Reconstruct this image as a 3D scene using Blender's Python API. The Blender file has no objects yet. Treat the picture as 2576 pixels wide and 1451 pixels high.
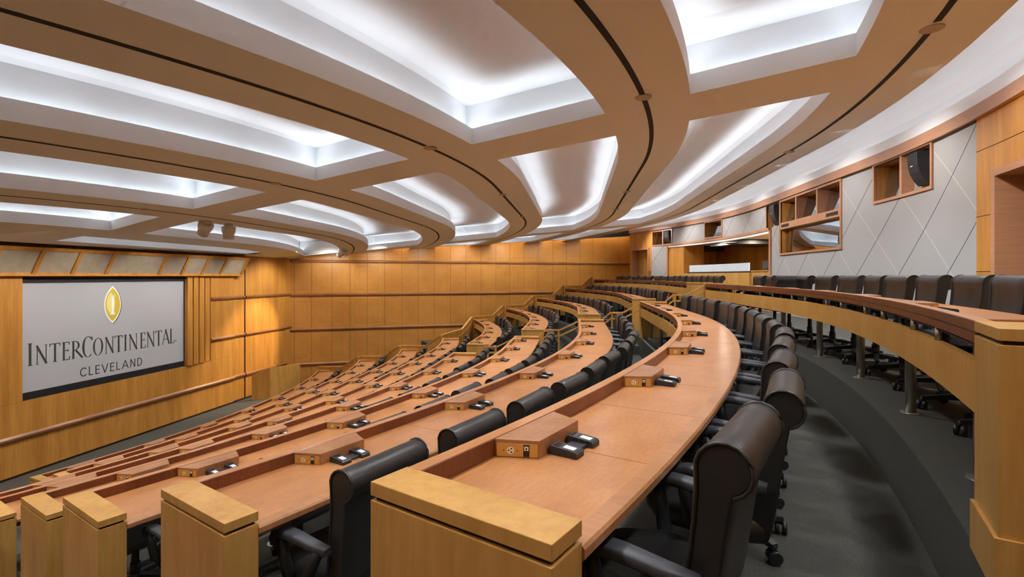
import bpy, bmesh, math, random
from mathutils import Matrix, Vector
random.seed(11)
D = bpy.data
C = bpy.context.scene.collection
PI = math.pi
K = 1.34                       # metres per fitted plan unit
EYE = 4.556                    # eye height above the stage floor
TC = .3 * K                    # transverse position of the room's axis
WC = .0484 / K                 # curvature of the wings
LIGHT = dict(coffer=1.25, cofw=.62, rear=3.2, wash=5.0, world=.05, expo=1.18, down=200, stage=120, rear_fill=75, far_fill=62)

# ------------------------------------------------------------------ materials
def new_mat(name):
    m = D.materials.new(name); m.use_nodes = True
    return m, m.node_tree.nodes, m.node_tree.links, m.node_tree.nodes['Principled BSDF']

def plain(name, col, rough=.5, metal=0.0, bump=0.0, bscale=80, spec=None, noise=0.0):
    m, N, L, b = new_mat(name)
    b.inputs['Base Color'].default_value = (*col, 1); b.inputs['Roughness'].default_value = rough
    b.inputs['Metallic'].default_value = metal
    if spec is not None: b.inputs['Specular IOR Level'].default_value = spec
    if bump or noise:
        tc = N.new('ShaderNodeTexCoord'); n = N.new('ShaderNodeTexNoise'); n.inputs['Scale'].default_value = bscale
        n.inputs['Detail'].default_value = 3
        L.new(tc.outputs['Object'], n.inputs['Vector'])
        if bump:
            bp = N.new('ShaderNodeBump'); bp.inputs['Strength'].default_value = bump; bp.inputs['Distance'].default_value = .01
            L.new(n.outputs['Fac'], bp.inputs['Height']); L.new(bp.outputs['Normal'], b.inputs['Normal'])
        if noise:
            r = N.new('ShaderNodeValToRGB')
            r.color_ramp.elements[0].position = .3; r.color_ramp.elements[1].position = .7
            r.color_ramp.elements[0].color = (*[c * (1 - noise) for c in col], 1)
            r.color_ramp.elements[1].color = (*[min(1, c * (1 + noise)) for c in col], 1)
            L.new(n.outputs['Fac'], r.inputs['Fac']); L.new(r.outputs['Color'], b.inputs['Base Color'])
    return m

def wood(name, dark, light, scale, coord='Object', rough=.35, coat=0.0, big=(.5, .5, .12)):
    """streaky veneer: fine noise drawn out along the grain and a slow plank-to-plank drift"""
    m, N, L, b = new_mat(name)
    tc = N.new('ShaderNodeTexCoord')
    mp = N.new('ShaderNodeMapping'); mp.inputs['Scale'].default_value = scale
    L.new(tc.outputs[coord], mp.inputs['Vector'])
    n = N.new('ShaderNodeTexNoise'); n.inputs['Scale'].default_value = 1; n.inputs['Detail'].default_value = 4
    n.inputs['Roughness'].default_value = .6
    L.new(mp.outputs['Vector'], n.inputs['Vector'])
    mp2 = N.new('ShaderNodeMapping'); mp2.inputs['Scale'].default_value = big
    L.new(tc.outputs[coord], mp2.inputs['Vector'])
    n2 = N.new('ShaderNodeTexNoise'); n2.inputs['Scale'].default_value = 3; n2.inputs['Detail'].default_value = 1
    L.new(mp2.outputs['Vector'], n2.inputs['Vector'])
    mx = N.new('ShaderNodeMath'); mx.operation = 'ADD'
    h = N.new('ShaderNodeMath'); h.operation = 'MULTIPLY'; h.inputs[1].default_value = .5
    h2 = N.new('ShaderNodeMath'); h2.operation = 'MULTIPLY'; h2.inputs[1].default_value = .5
    L.new(n.outputs['Fac'], h.inputs[0]); L.new(n2.outputs['Fac'], h2.inputs[0])
    L.new(h.outputs[0], mx.inputs[0]); L.new(h2.outputs[0], mx.inputs[1])
    r = N.new('ShaderNodeValToRGB'); r.color_ramp.elements[0].position = .36; r.color_ramp.elements[1].position = .64
    r.color_ramp.elements[0].color = (*dark, 1); r.color_ramp.elements[1].color = (*light, 1)
    L.new(mx.outputs[0], r.inputs['Fac']); L.new(r.outputs['Color'], b.inputs['Base Color'])
    b.inputs['Roughness'].default_value = rough
    if coat: b.inputs['Coat Weight'].default_value = coat; b.inputs['Coat Roughness'].default_value = .18
    return m

def math_node(N, L, op, a, b=None, c=None):
    n = N.new('ShaderNodeMath'); n.operation = op
    for i, v in enumerate((a, b, c)):
        if v is None: continue
        if isinstance(v, (int, float)): n.inputs[i].default_value = v
        else: L.new(v, n.inputs[i])
    return n.outputs[0]

def matched_veneer(name, dark, light):
    """veneer laid in book-matched squares, so the grain runs round in concentric frames (UV: metres along, metres up)"""
    m, N, L, b = new_mat(name)
    tc = N.new('ShaderNodeTexCoord'); sp = N.new('ShaderNodeSeparateXYZ'); L.new(tc.outputs['UV'], sp.inputs[0])
    def local(o, size, off):
        u = math_node(N, L, 'ADD', o, off); u = math_node(N, L, 'DIVIDE', u, size); u = math_node(N, L, 'FRACT', u)
        u = math_node(N, L, 'SUBTRACT', u, .5); return math_node(N, L, 'ABSOLUTE', u)
    lu = local(sp.outputs[0], 1.476, .7); lv = local(sp.outputs[1], 1.47, -.78)
    d = math_node(N, L, 'MAXIMUM', lu, lv)
    cb = N.new('ShaderNodeCombineXYZ')
    L.new(math_node(N, L, 'MULTIPLY', d, 46), cb.inputs[0])
    L.new(math_node(N, L, 'MULTIPLY', math_node(N, L, 'MINIMUM', lu, lv), 2.2), cb.inputs[1])
    cell = math_node(N, L, 'FLOOR', math_node(N, L, 'DIVIDE', math_node(N, L, 'ADD', sp.outputs[0], .7), 1.476))
    L.new(cell, cb.inputs[2])
    n = N.new('ShaderNodeTexNoise'); n.inputs['Scale'].default_value = 1; n.inputs['Detail'].default_value = 3
    L.new(cb.outputs[0], n.inputs['Vector'])
    n2 = N.new('ShaderNodeTexNoise'); n2.inputs['Scale'].default_value = 1.1; L.new(tc.outputs['UV'], n2.inputs['Vector'])
    f = math_node(N, L, 'ADD', math_node(N, L, 'MULTIPLY', n.outputs['Fac'], .6), math_node(N, L, 'MULTIPLY', n2.outputs['Fac'], .4))
    r = N.new('ShaderNodeValToRGB'); r.color_ramp.elements[0].position = .36; r.color_ramp.elements[1].position = .66
    r.color_ramp.elements[0].color = (*dark, 1); r.color_ramp.elements[1].color = (*light, 1)
    L.new(f, r.inputs['Fac']); L.new(r.outputs['Color'], b.inputs['Base Color'])
    b.inputs['Roughness'].default_value = .42
    return m

def diagonal_fabric(name):
    """grey acoustic fabric stretched over diamond panels: dark reveals one way, pale seams the other (UV: metres along, metres up)"""
    m, N, L, b = new_mat(name)
    tc = N.new('ShaderNodeTexCoord'); sp = N.new('ShaderNodeSeparateXYZ'); L.new(tc.outputs['UV'], sp.inputs[0])
    def line(sign, off, pitch, w):
        zz = math_node(N, L, 'MULTIPLY', sp.outputs[1], sign / .95)
        q = math_node(N, L, 'ADD', sp.outputs[0], zz); q = math_node(N, L, 'SUBTRACT', q, off)
        q = math_node(N, L, 'DIVIDE', q, pitch); q = math_node(N, L, 'FRACT', math_node(N, L, 'ADD', q, 40.5))
        q = math_node(N, L, 'ABSOLUTE', math_node(N, L, 'SUBTRACT', q, .5))
        return math_node(N, L, 'LESS_THAN', q, w)
    dk = line(1, -1.72, 1.27, .0065); lt = line(-1, -4.42, 1.40, .0075)
    n = N.new('ShaderNodeTexNoise'); n.inputs['Scale'].default_value = 240; L.new(tc.outputs['UV'], n.inputs['Vector'])
    r = N.new('ShaderNodeValToRGB')
    r.color_ramp.elements[0].color = (.33, .325, .318, 1); r.color_ramp.elements[1].color = (.40, .395, .385, 1)
    L.new(n.outputs['Fac'], r.inputs['Fac'])
    m1 = N.new('ShaderNodeMixRGB'); L.new(lt, m1.inputs[0]); L.new(r.outputs['Color'], m1.inputs[1]); m1.inputs[2].default_value = (.50, .49, .47, 1)
    m2 = N.new('ShaderNodeMixRGB'); L.new(dk, m2.inputs[0]); L.new(m1.outputs[0], m2.inputs[1]); m2.inputs[2].default_value = (.04, .04, .04, 1)
    L.new(m2.outputs[0], b.inputs['Base Color']); b.inputs['Roughness'].default_value = .95
    b.inputs['Specular IOR Level'].default_value = .1
    return m

def emit(name, col, strength):
    m = D.materials.new(name); m.use_nodes = True; N = m.node_tree.nodes; N.clear()
    e = N.new('ShaderNodeEmission'); e.inputs[0].default_value = (*col, 1); e.inputs[1].default_value = strength
    o = N.new('ShaderNodeOutputMaterial'); m.node_tree.links.new(e.outputs[0], o.inputs[0]); return m

def glass(name):
    m = D.materials.new(name); m.use_nodes = True; N = m.node_tree.nodes; L = m.node_tree.links; N.clear()
    g = N.new('ShaderNodeBsdfGlossy'); g.inputs['Roughness'].default_value = .01; g.inputs['Color'].default_value = (.9, .92, .95, 1)
    t = N.new('ShaderNodeBsdfTransparent'); t.inputs['Color'].default_value = (.75, .78, .78, 1)
    mx = N.new('ShaderNodeMixShader'); mx.inputs[0].default_value = .5
    o = N.new('ShaderNodeOutputMaterial'); L.new(t.outputs[0], mx.inputs[1]); L.new(g.outputs[0], mx.inputs[2]); L.new(mx.outputs[0], o.inputs[0])
    return m

M = {}
M['carpet'] = plain('carpet', (.085, .082, .071), .95, bump=.5, bscale=260, spec=.1, noise=.35)
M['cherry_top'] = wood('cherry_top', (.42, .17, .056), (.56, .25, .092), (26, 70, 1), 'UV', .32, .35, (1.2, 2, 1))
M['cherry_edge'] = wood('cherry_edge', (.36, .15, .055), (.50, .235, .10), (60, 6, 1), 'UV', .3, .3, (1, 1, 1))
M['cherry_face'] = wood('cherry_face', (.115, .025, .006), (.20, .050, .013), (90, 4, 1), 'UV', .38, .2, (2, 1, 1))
M['cherry_block'] = wood('cherry_block', (.30, .12, .045), (.44, .20, .085), (40, 40, 40), 'Object', .35, .25, (2, 2, 2))
M['maple'] = wood('maple', (.46, .23, .048), (.62, .34, .090), (28, 28, 3), 'Object', .4, .15, (1.5, 1.5, .3))
M['maple_band'] = wood('maple_band', (.54, .265, .055), (.68, .36, .085), (40, 3, 1), 'UV', .45, .1, (.8, .8, 1))
M['panel'] = wood('wall_veneer', (.44, .185, .030), (.62, .29, .060), (22, 22, 1.6), 'Object', .42, .1, (1.6, 1.6, .15))
M['panel_matched'] = matched_veneer('matched_veneer', (.45, .19, .034), (.61, .29, .066))
M['rail'] = wood('wall_rail', (.22, .085, .026), (.33, .135, .043), (3, 3, 30), 'Object', .4, .1)
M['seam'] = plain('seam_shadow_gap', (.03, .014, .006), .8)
M['cornice'] = wood('cornice_wood', (.42, .20, .105), (.52, .27, .15), (3, 3, 40), 'Object', .4, .1)
M['ceiling'] = plain('ceiling_paint', (.78, .81, .83), .9, spec=.1)
M['white'] = plain('coffer_paint', (.82, .835, .85), .9, spec=.1)
M['slot'] = plain('slot_black', (.012, .010, .010), .8)
M['disc'] = plain('disc_paint', (.45, .38, .28), .6)
M['fabric'] = diagonal_fabric('diamond_fabric')
M['fabric_plain'] = plain('plain_fabric', (.40, .395, .385), .95, spec=.1)
M['cream'] = plain('fascia_fabric', (.42, .35, .265), .9, spec=.1, noise=.08, bscale=6)
M['black'] = plain('black_masking', (.008, .008, .012), .7)
M['leather'] = plain('black_leather', (.026, .0245, .024), .36, bump=.12, bscale=160)
M['piping'] = plain('leather_piping', (.03, .028, .027), .4)
M['plastic'] = plain('black_plastic', (.022, .023, .026), .42)
M['arm'] = plain('arm_rubber', (.055, .058, .068), .5)
M['steel'] = plain('satin_steel', (.42, .40, .34), .38, .75)
M['brass'] = plain('outlet_brass', (.62, .36, .09), .35, .35)
M['ivory'] = plain('ivory_plastic', (.80, .72, .50), .4)
M['dark'] = plain('dark_plastic', (.02, .008, .006), .5)
M['jack'] = plain('white_jack', (.80, .78, .74), .4)
M['label'] = plain('keypad_label', (.72, .73, .76), .35)
M['display'] = plain('keypad_display', (.02, .022, .028), .12)
M['glass'] = glass('window_glass')
M['room'] = plain('dim_room', (.03, .027, .024), .9)
M['frost'] = plain('frosted_panel', (.62, .70, .76), .3)
M['screen'] = None
M['speaker'] = plain('speaker_grille', (.018, .019, .023), .6, bump=.3, bscale=500)
M['housing'] = plain('housing_white', (.72, .71, .69), .45)
M['gold'] = plain('emblem_gold', (.68, .50, .06), .4)
M['goldhi'] = plain('emblem_pale_gold', (.86, .74, .28), .4)
M['ink'] = plain('letter_ink', (.055, .055, .042), .6)
M['emblem_white'] = plain('emblem_white', (.95, .95, .93), .5)
m, N, L, b = new_mat('screen_fabric')
b.inputs['Base Color'].default_value = (.36, .355, .372, 1); b.inputs['Roughness'].default_value = .8
b.inputs['Emission Color'].default_value = (.80, .79, .83, 1); b.inputs['Emission Strength'].default_value = .04
M['screen'] = m
M['led'] = emit('cove_led', (.86, .93, 1.0), LIGHT['coffer'])
M['led_rear'] = emit('rear_cove_led', (.92, .95, 1.0), LIGHT['rear'])
M['led_wash'] = emit('wall_wash_led', (1.0, .82, .55), LIGHT['wash'])

# ------------------------------------------------------------------ mesh builder
class MB:
    def __init__(s): s.v = []; s.f = []; s.m = []; s.sm = []; s.uv = {}
    def add(s, pts, faces, mi=0, smooth=False, uvs=None):
        o = len(s.v); s.v += [tuple(p) for p in pts]
        for i, f in enumerate(faces):
            if uvs is not None: s.uv[len(s.f)] = uvs[i]
            s.f.append([o + k for k in f]); s.m.append(mi); s.sm.append(smooth)
        return s
    def hexa(s, p, mi=0):
        """p: bottom ring of 4 then top ring of 4"""
        return s.add(p, [(3, 2, 1, 0), (4, 5, 6, 7), (0, 1, 5, 4), (1, 2, 6, 5), (2, 3, 7, 6), (3, 0, 4, 7)], mi)
    def box(s, x0, x1, y0, y1, z0, z1, mi=0):
        return s.hexa([(x0, y0, z0), (x1, y0, z0), (x1, y1, z0), (x0, y1, z0), (x0, y0, z1), (x1, y0, z1), (x1, y1, z1), (x0, y1, z1)], mi)
    def prism(s, poly, z0, z1, mi=0):
        n = len(poly)
        pts = [(x, y, z0) for x, y in poly] + [(x, y, z1) for x, y in poly]
        return s.add(pts, [tuple(range(n))[::-1], tuple(range(n, 2 * n))] + [(i, (i + 1) % n, n + (i + 1) % n, n + i) for i in range(n)], mi)
    def rings(s, rings, mi=0, smooth=True, closed=True, caps=True, uv=None):
        """loft between rings of equal length"""
        n = len(rings[0]); pts = [p for r in rings for p in r]; fs = []; us = []
        for i in range(len(rings) - 1):
            for j in range(n if closed else n - 1):
                a = i * n + j; b_ = i * n + (j + 1) % n
                fs.append((a, b_, b_ + n, a + n))
                if uv: us.append([uv(i, j), uv(i, j + 1), uv(i + 1, j + 1), uv(i + 1, j)])
        if caps and closed:
            fs.append(tuple(range(n))[::-1]); fs.append(tuple((len(rings) - 1) * n + j for j in range(n)))
            if uv: us += [[(0, 0)] * n, [(0, 0)] * n]
        s.add(pts, fs, mi, smooth, us if uv else None)
        if caps and closed: s.sm[-1] = s.sm[-2] = False
        return s
    def tube(s, path, r, n=8, mi=0, flat=None, smooth=True):
        rs = []; path = [Vector(p) for p in path]
        for i, p in enumerate(path):
            t = (path[min(i + 1, len(path) - 1)] - path[max(i - 1, 0)]).normalized()
            up = Vector((0, 0, 1)) if abs(t.z) < .9 else Vector((0, 1, 0))
            a = t.cross(up).normalized(); b_ = a.cross(t).normalized()
            rr = r[i] if isinstance(r, (list, tuple)) else r
            fa = flat if flat else 1.0
            rs.append([p + a * (math.cos(2 * PI * k / n) * rr) + b_ * (math.sin(2 * PI * k / n) * rr * fa) for k in range(n)])
        return s.rings(rs, mi, smooth)
    def cyl(s, x, y, z0, z1, r, n=14, mi=0, r1=None):
        r1 = r if r1 is None else r1
        return s.rings([[(x + math.cos(2 * PI * k / n) * q, y + math.sin(2 * PI * k / n) * q, z) for k in range(n)] for z, q in ((z0, r), (z1, r1))], mi)
    def obj(s, name, mats, parent=None, loc=None, bevel=0, inv=None):
        me = D.meshes.new(name)
        me.from_pydata(s.v, [], s.f)
        if not isinstance(mats, (list, tuple)): mats = [mats]
        for m_ in mats: me.materials.append(m_)
        me.polygons.foreach_set('material_index', s.m)
        me.polygons.foreach_set('use_smooth', s.sm)
        if s.uv:
            uvl = me.uv_layers.new(name='UVMap')
            for fi, us in s.uv.items():
                p = me.polygons[fi]
                for k, li in enumerate(p.loop_indices): uvl.data[li].uv = us[k]
        bm = bmesh.new(); bm.from_mesh(me); bmesh.ops.recalc_face_normals(bm, faces=bm.faces[:]); bm.to_mesh(me); bm.free()
        if any(s.sm) and not all(s.sm): pass
        o = D.objects.new(name, me); C.objects.link(o)
        if loc is not None: o.location = loc
        if parent is not None:
            o.parent = parent
            if inv is None and loc is None: o.matrix_parent_inverse = Matrix.Translation(-Vector(parent.location)) if parent.rotation_euler.z == 0 else (Matrix.Translation(Vector(parent.location)) @ Matrix.Rotation(parent.rotation_euler.z, 4, 'Z')).inverted()
        if bevel:
            md = o.modifiers.new('soft_edges', 'BEVEL'); md.width = bevel; md.segments = 2; md.limit_method = 'ANGLE'; md.angle_limit = .7
        return o

def tag(o, label, cat, group=None):
    o['label'] = label; o['category'] = cat
    if group: o['group'] = group
    return o
def thing(name, label, cat, loc=(0, 0, 0), rz=0, group=None):
    o = D.objects.new(name, None); C.objects.link(o); o.empty_display_size = .1
    o.location = loc; o.rotation_euler = (0, 0, rz)
    return tag(o, label, cat, group)
def struct(o): o['kind'] = 'structure'; return o
def dup(root, loc, rz, label, group=None):
    r = root.copy(); C.objects.link(r); r.location = loc; r.rotation_euler = (0, 0, rz); r['label'] = label
    if group: r['group'] = group
    for ch in root.children:
        c = ch.copy(); C.objects.link(c); c.parent = r
        for g in ch.children:
            d = g.copy(); C.objects.link(d); d.parent = c
    return r

ORD = ['first', 'second', 'third', 'fourth', 'fifth', 'sixth', 'seventh', 'eighth', 'ninth', 'tenth', 'eleventh', 'twelfth',
       'thirteenth', 'fourteenth', 'fifteenth', 'sixteenth', 'seventeenth', 'eighteenth', 'nineteenth', 'twentieth', 'twenty-first',
       'twenty-second', 'twenty-third', 'twenty-fourth', 'twenty-fifth', 'twenty-sixth', 'twenty-seventh', 'twenty-eighth', 'twenty-ninth', 'thirtieth']
ROWNAME = ['top row', 'second row down', 'third row down', 'fourth row down', 'fifth row down', 'sixth row down', 'seventh row down',
           'eighth row down', 'front row']

# ------------------------------------------------------------------ plan geometry (x = away from the stage, y = along the rows)
BASE = [b_ * K for b_ in (-.92, .1, 1.11, 2.18, 3.25, 4.27, 5.30, 6.34, 7.38)]
WING = [l * K for l in (3.1, 2.7, 2.2, 1.9, 1.6, 1.25, .9, .55, .2)]
FZ = [.38 + (8 - k) * .402 for k in range(9)]

class Arc:
    """row line: straight across the axis, sweeping towards the stage at both wings"""
    def __init__(s, base, wing, t0=-17, t1=20):
        s.b = base; s.w = wing; s.t0 = t0; s.h = .02
        s.n = int((t1 - t0) / s.h) + 1; s.a = [0.0]
        for i in range(1, s.n):
            t = t0 + i * s.h; s.a.append(s.a[-1] + s.h * math.sqrt(1 + s.dS(t) ** 2))
    def S(s, t): return s.b + WC * max(0, abs(t - TC) - s.w) ** 2
    def dS(s, t): return 2 * WC * max(0, abs(t - TC) - s.w) * (1 if t > TC else -1)
    def pt(s, t, off=0.0):
        d = s.dS(t); q = math.sqrt(1 + d * d); return (-s.S(t) + off / q, t + off * d / q)
    def nrm(s, t): d = s.dS(t); q = math.sqrt(1 + d * d); return (1 / q, d / q)
    def tan(s, t): d = s.dS(t); q = math.sqrt(1 + d * d); return (-d / q, 1 / q)
    def arc(s, t): 
        f = (t - s.t0) / s.h; i = max(0, min(s.n - 2, int(f))); return s.a[i] + (s.a[i + 1] - s.a[i]) * (f - i)
    def t_at(s, a):
        lo, hi = 0, s.n - 1
        while hi - lo > 1:
            m_ = (lo + hi) // 2
            if s.a[m_] <= a: lo = m_
            else: hi = m_
        return s.t0 + s.h * (lo + (a - s.a[lo]) / max(1e-9, s.a[hi] - s.a[lo]))
ROW = [Arc(BASE[k], WING[k]) for k in range(9)]
CAMX, CAMY, YAW = -1.552, -11.938, .12274
def cam_u(x, y):
    dx, dy = x - CAMX, y - CAMY
    f = -math.sin(YAW) * dx + math.cos(YAW) * dy; r = math.cos(YAW) * dx + math.sin(YAW) * dy
    return r / f
def far_end(k, u):
    """where the row meets its far balustrade (bearing of the row end seen from the camera position)"""
    g = (u - 1288) / 1290; t = 5.5
    while t < 14:
        if cam_u(*ROW[k].pt(t)) < g and ROW[k].dS(t) > .05: return t
        t += .01
    return 9.0
NEAR_END = [t * K for t in (-7.42, -7.91, -7.34, -6.82, -6.24, -5.75, -5.1, -3.84, -3.28)]
NEAR_END[0] -= .28
FAR_END = [far_end(k, u) for k, u in enumerate((1492, 1420, 1348, 1271, 1191, 1114, 1022, 928, 831))]
AISLE = (-.22 * K, .84 * K)

def sweep(arc, ts, poly, mb, mi=0, seg=None, smooth=False):
    """poly: closed list of (off, z)"""
    per = [0.0]
    for i in range(len(poly)):
        a, b_ = poly[i], poly[(i + 1) % len(poly)]; per.append(per[-1] + math.hypot(a[0] - b_[0], a[1] - b_[1]))
    rings = [[(*arc.pt(t, o), z) for o, z in poly] for t in ts]
    al = [arc.arc(t) for t in ts]
    mb.rings(rings, mi, smooth, uv=lambda i, j: (al[i], per[j]))
def trange(t0, t1, step=.14):
    n = max(1, int(math.ceil((t1 - t0) / step))); return [t0 + (t1 - t0) * i / n for i in range(n + 1)]

# ------------------------------------------------------------------ floor tiers
mb = MB()
FT = trange(-15.5, 15.5, .25)
def strip(a, b_, za, zb):
    pts = [(*p, za) for p in a] + [(*p, zb) for p in b_]; n = len(a)
    mb.add(pts, [(i, i + 1, n + i + 1, n + i) for i in range(n - 1)])
lines = [[ROW[k].pt(t) for t in FT] for k in range(9)]
for k in range(9):
    if k == 0: back = [(6.0, t) for t in FT]
    else: back = lines[k - 1]
    strip(lines[k], back, FZ[k], FZ[k])
    zl = FZ[k + 1] if k < 8 else 0.0
    strip(lines[k], lines[k], zl, FZ[k])
strip(lines[8], [(-15.5, t) for t in FT], 0, 0)
floor = struct(mb.obj('floor', M['carpet']))
for k in range(0, 8):                                   # half steps up the centre aisle
    m2 = MB(); t0, t1 = AISLE[0] + .05, AISLE[1] - .05
    p = [ROW[k].pt(t0, -.32), ROW[k].pt(t0, 0), ROW[k].pt(t1, 0), ROW[k].pt(t1, -.32)]
    m2.hexa([(*q, FZ[k + 1]) for q in p] + [(*q, FZ[k + 1] + .201) for q in p])
    struct(m2.obj('aisle_step', M['carpet'], floor))

# ------------------------------------------------------------------ desks
PITCH = 1.306
def frame(arc, t):
    return arc.pt(t), arc.tan(t), arc.nrm(t)
def local(fr, a, o, z): (p, T, n) = fr; return (p[0] + T[0] * a + n[0] * o, p[1] + T[1] * a + n[1] * o, z)

def pedestal(desk, arc, t_edge, sgn, w, fz):
    """end block: from the end of the row inwards"""
    fr = frame(arc, t_edge)
    a0, a1 = (0, w) if sgn > 0 else (-w, 0)
    def hx(mb_, a0, a1, o0, o1, z0, z1):
        q = [(a0, o0), (a1, o0), (a1, o1), (a0, o1)]
        mb_.hexa([local(fr, a, o, z0) for a, o in q] + [local(fr, a, o, z1) for a, o in q])
    m1 = MB(); hx(m1, a0, a1, -.004, .57, fz + .0, fz + .752)
    ped = m1.obj('end_pedestal', M['maple'], desk, bevel=.002)
    m3 = MB(); hx(m3, a0 + .012, a1 - .012, .008, .558, fz + .752, fz + .764)
    m3.obj('reveal', M['seam'], ped)
    m4 = MB(); hx(m4, a0, a1, -.004, .57, fz + .764, fz + .802)
    m4.obj('cap', M['maple'], ped, bevel=.002)
    return ped

def power_block(desk, arc, t, fz):
    fr = frame(arc, t); z0, z1 = fz + .7385, fz + .7995
    q = [(-.216, .045), (-.151, .195), (.151, .195), (.216, .045)]
    mb_ = MB(); mb_.prism([local(fr, a, o, 0)[:2] for a, o in q], z0, z1)
    blk = mb_.obj('power_block', M['cherry_block'], desk, bevel=.0015)
    for sg in (-1, 1):
        A = Vector(local(fr, sg * .216, .055, 0)); B = Vector(local(fr, sg * .151, .195, 0))
        d = (B - A).normalized(); nn = Vector((d.y, -d.x, 0))
        if nn.dot(Vector((fr[1][0], fr[1][1], 0))) * sg < 0: nn = -nn
        Lw = (B - A).length
        def P(u, z, e): return tuple(A + d * u + nn * e + Vector((0, 0, z0 + z)))
        pm = MB()
        def slab(u0, u1, za, zb, e, mi):
            pm.hexa([P(u0, za, .0005), P(u1, za, .0005), P(u1, za, e), P(u0, za, e), P(u0, zb, .0005), P(u1, zb, .0005), P(u1, zb, e), P(u0, zb, e)], mi)
        slab(.007, Lw - .006, .004, .049, .003, 0)
        def disc(u, z, r, e, mi, n=14):
            pm.add([P(u + r * math.cos(2 * PI * k / n), z + r * math.sin(2 * PI * k / n), e) for k in range(n)], [tuple(range(n))], mi)
        disc(.055, .026, .0135, .0045, 1)
        for du, dz in ((-.0065, .0), (.003, .006), (.003, -.006)):
            disc(.055 + du, .026 + dz, .0028, .005, 2, 8)
        disc(.031, .026, .0022, .0045, 2, 8); disc(.079, .026, .0022, .0045, 2, 8)
        slab(.099, .120, .006, .046, .0042, 2); slab(.102, .117, .027, .041, .005, 3); disc(.1095, .033, .0035, .0056, 2, 8)
        pm.obj('outlet_plate', [M['brass'], M['ivory'], M['dark'], M['jack']], blk)
    return blk

# conference keypads: two handsets joined by a low bridge
def make_keypad():
    r = thing('keypad_unit', 'x', 'keypad')
    for sx in (-.0665, .0665):
        m_ = MB()
        prof = [(.0, .0), (.107, .0), (.107, .016), (.100, .022), (.008, .031), (.0, .026)]
        m_.rings([[(x, y, z) for y, z in prof] for x in (sx - .029, sx + .029)], 0, False)
        def top(x0, x1, y0, y1, mi, e=.0008):
            zf = lambda y: .031 - (y - .008) * (.009 / .092) + e
            m_.add([(x0, y0, zf(y0)), (x1, y0, zf(y0)), (x1, y1, zf(y1)), (x0, y1, zf(y1))], [(0, 1, 2, 3)], mi)
        top(sx - .021, sx + .021, .012, .034, 2); top(sx - .015, sx + .015, .047, .089, 1)
        m_.obj('keypad', [M['plastic'], M['label'], M['display']], r, loc=(0, 0, 0))
    m_ = MB(); m_.box(-.045, .045, .02, .085, 0, .014)
    m_.obj('bridge', M['plastic'], r, loc=(0, 0, 0), bevel=.004)
    return r
keypad0 = make_keypad(); keypad_used = [False]
def place_keypad(x, y, z, rz, label, group):
    if not keypad_used[0]:
        keypad_used[0] = True; r = keypad0; r.location = (x, y, z); r.rotation_euler = (0, 0, rz); r['label'] = label; r['group'] = group
    else: r = dup(keypad0, (x, y, z), rz, label, group)
    return r

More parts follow.
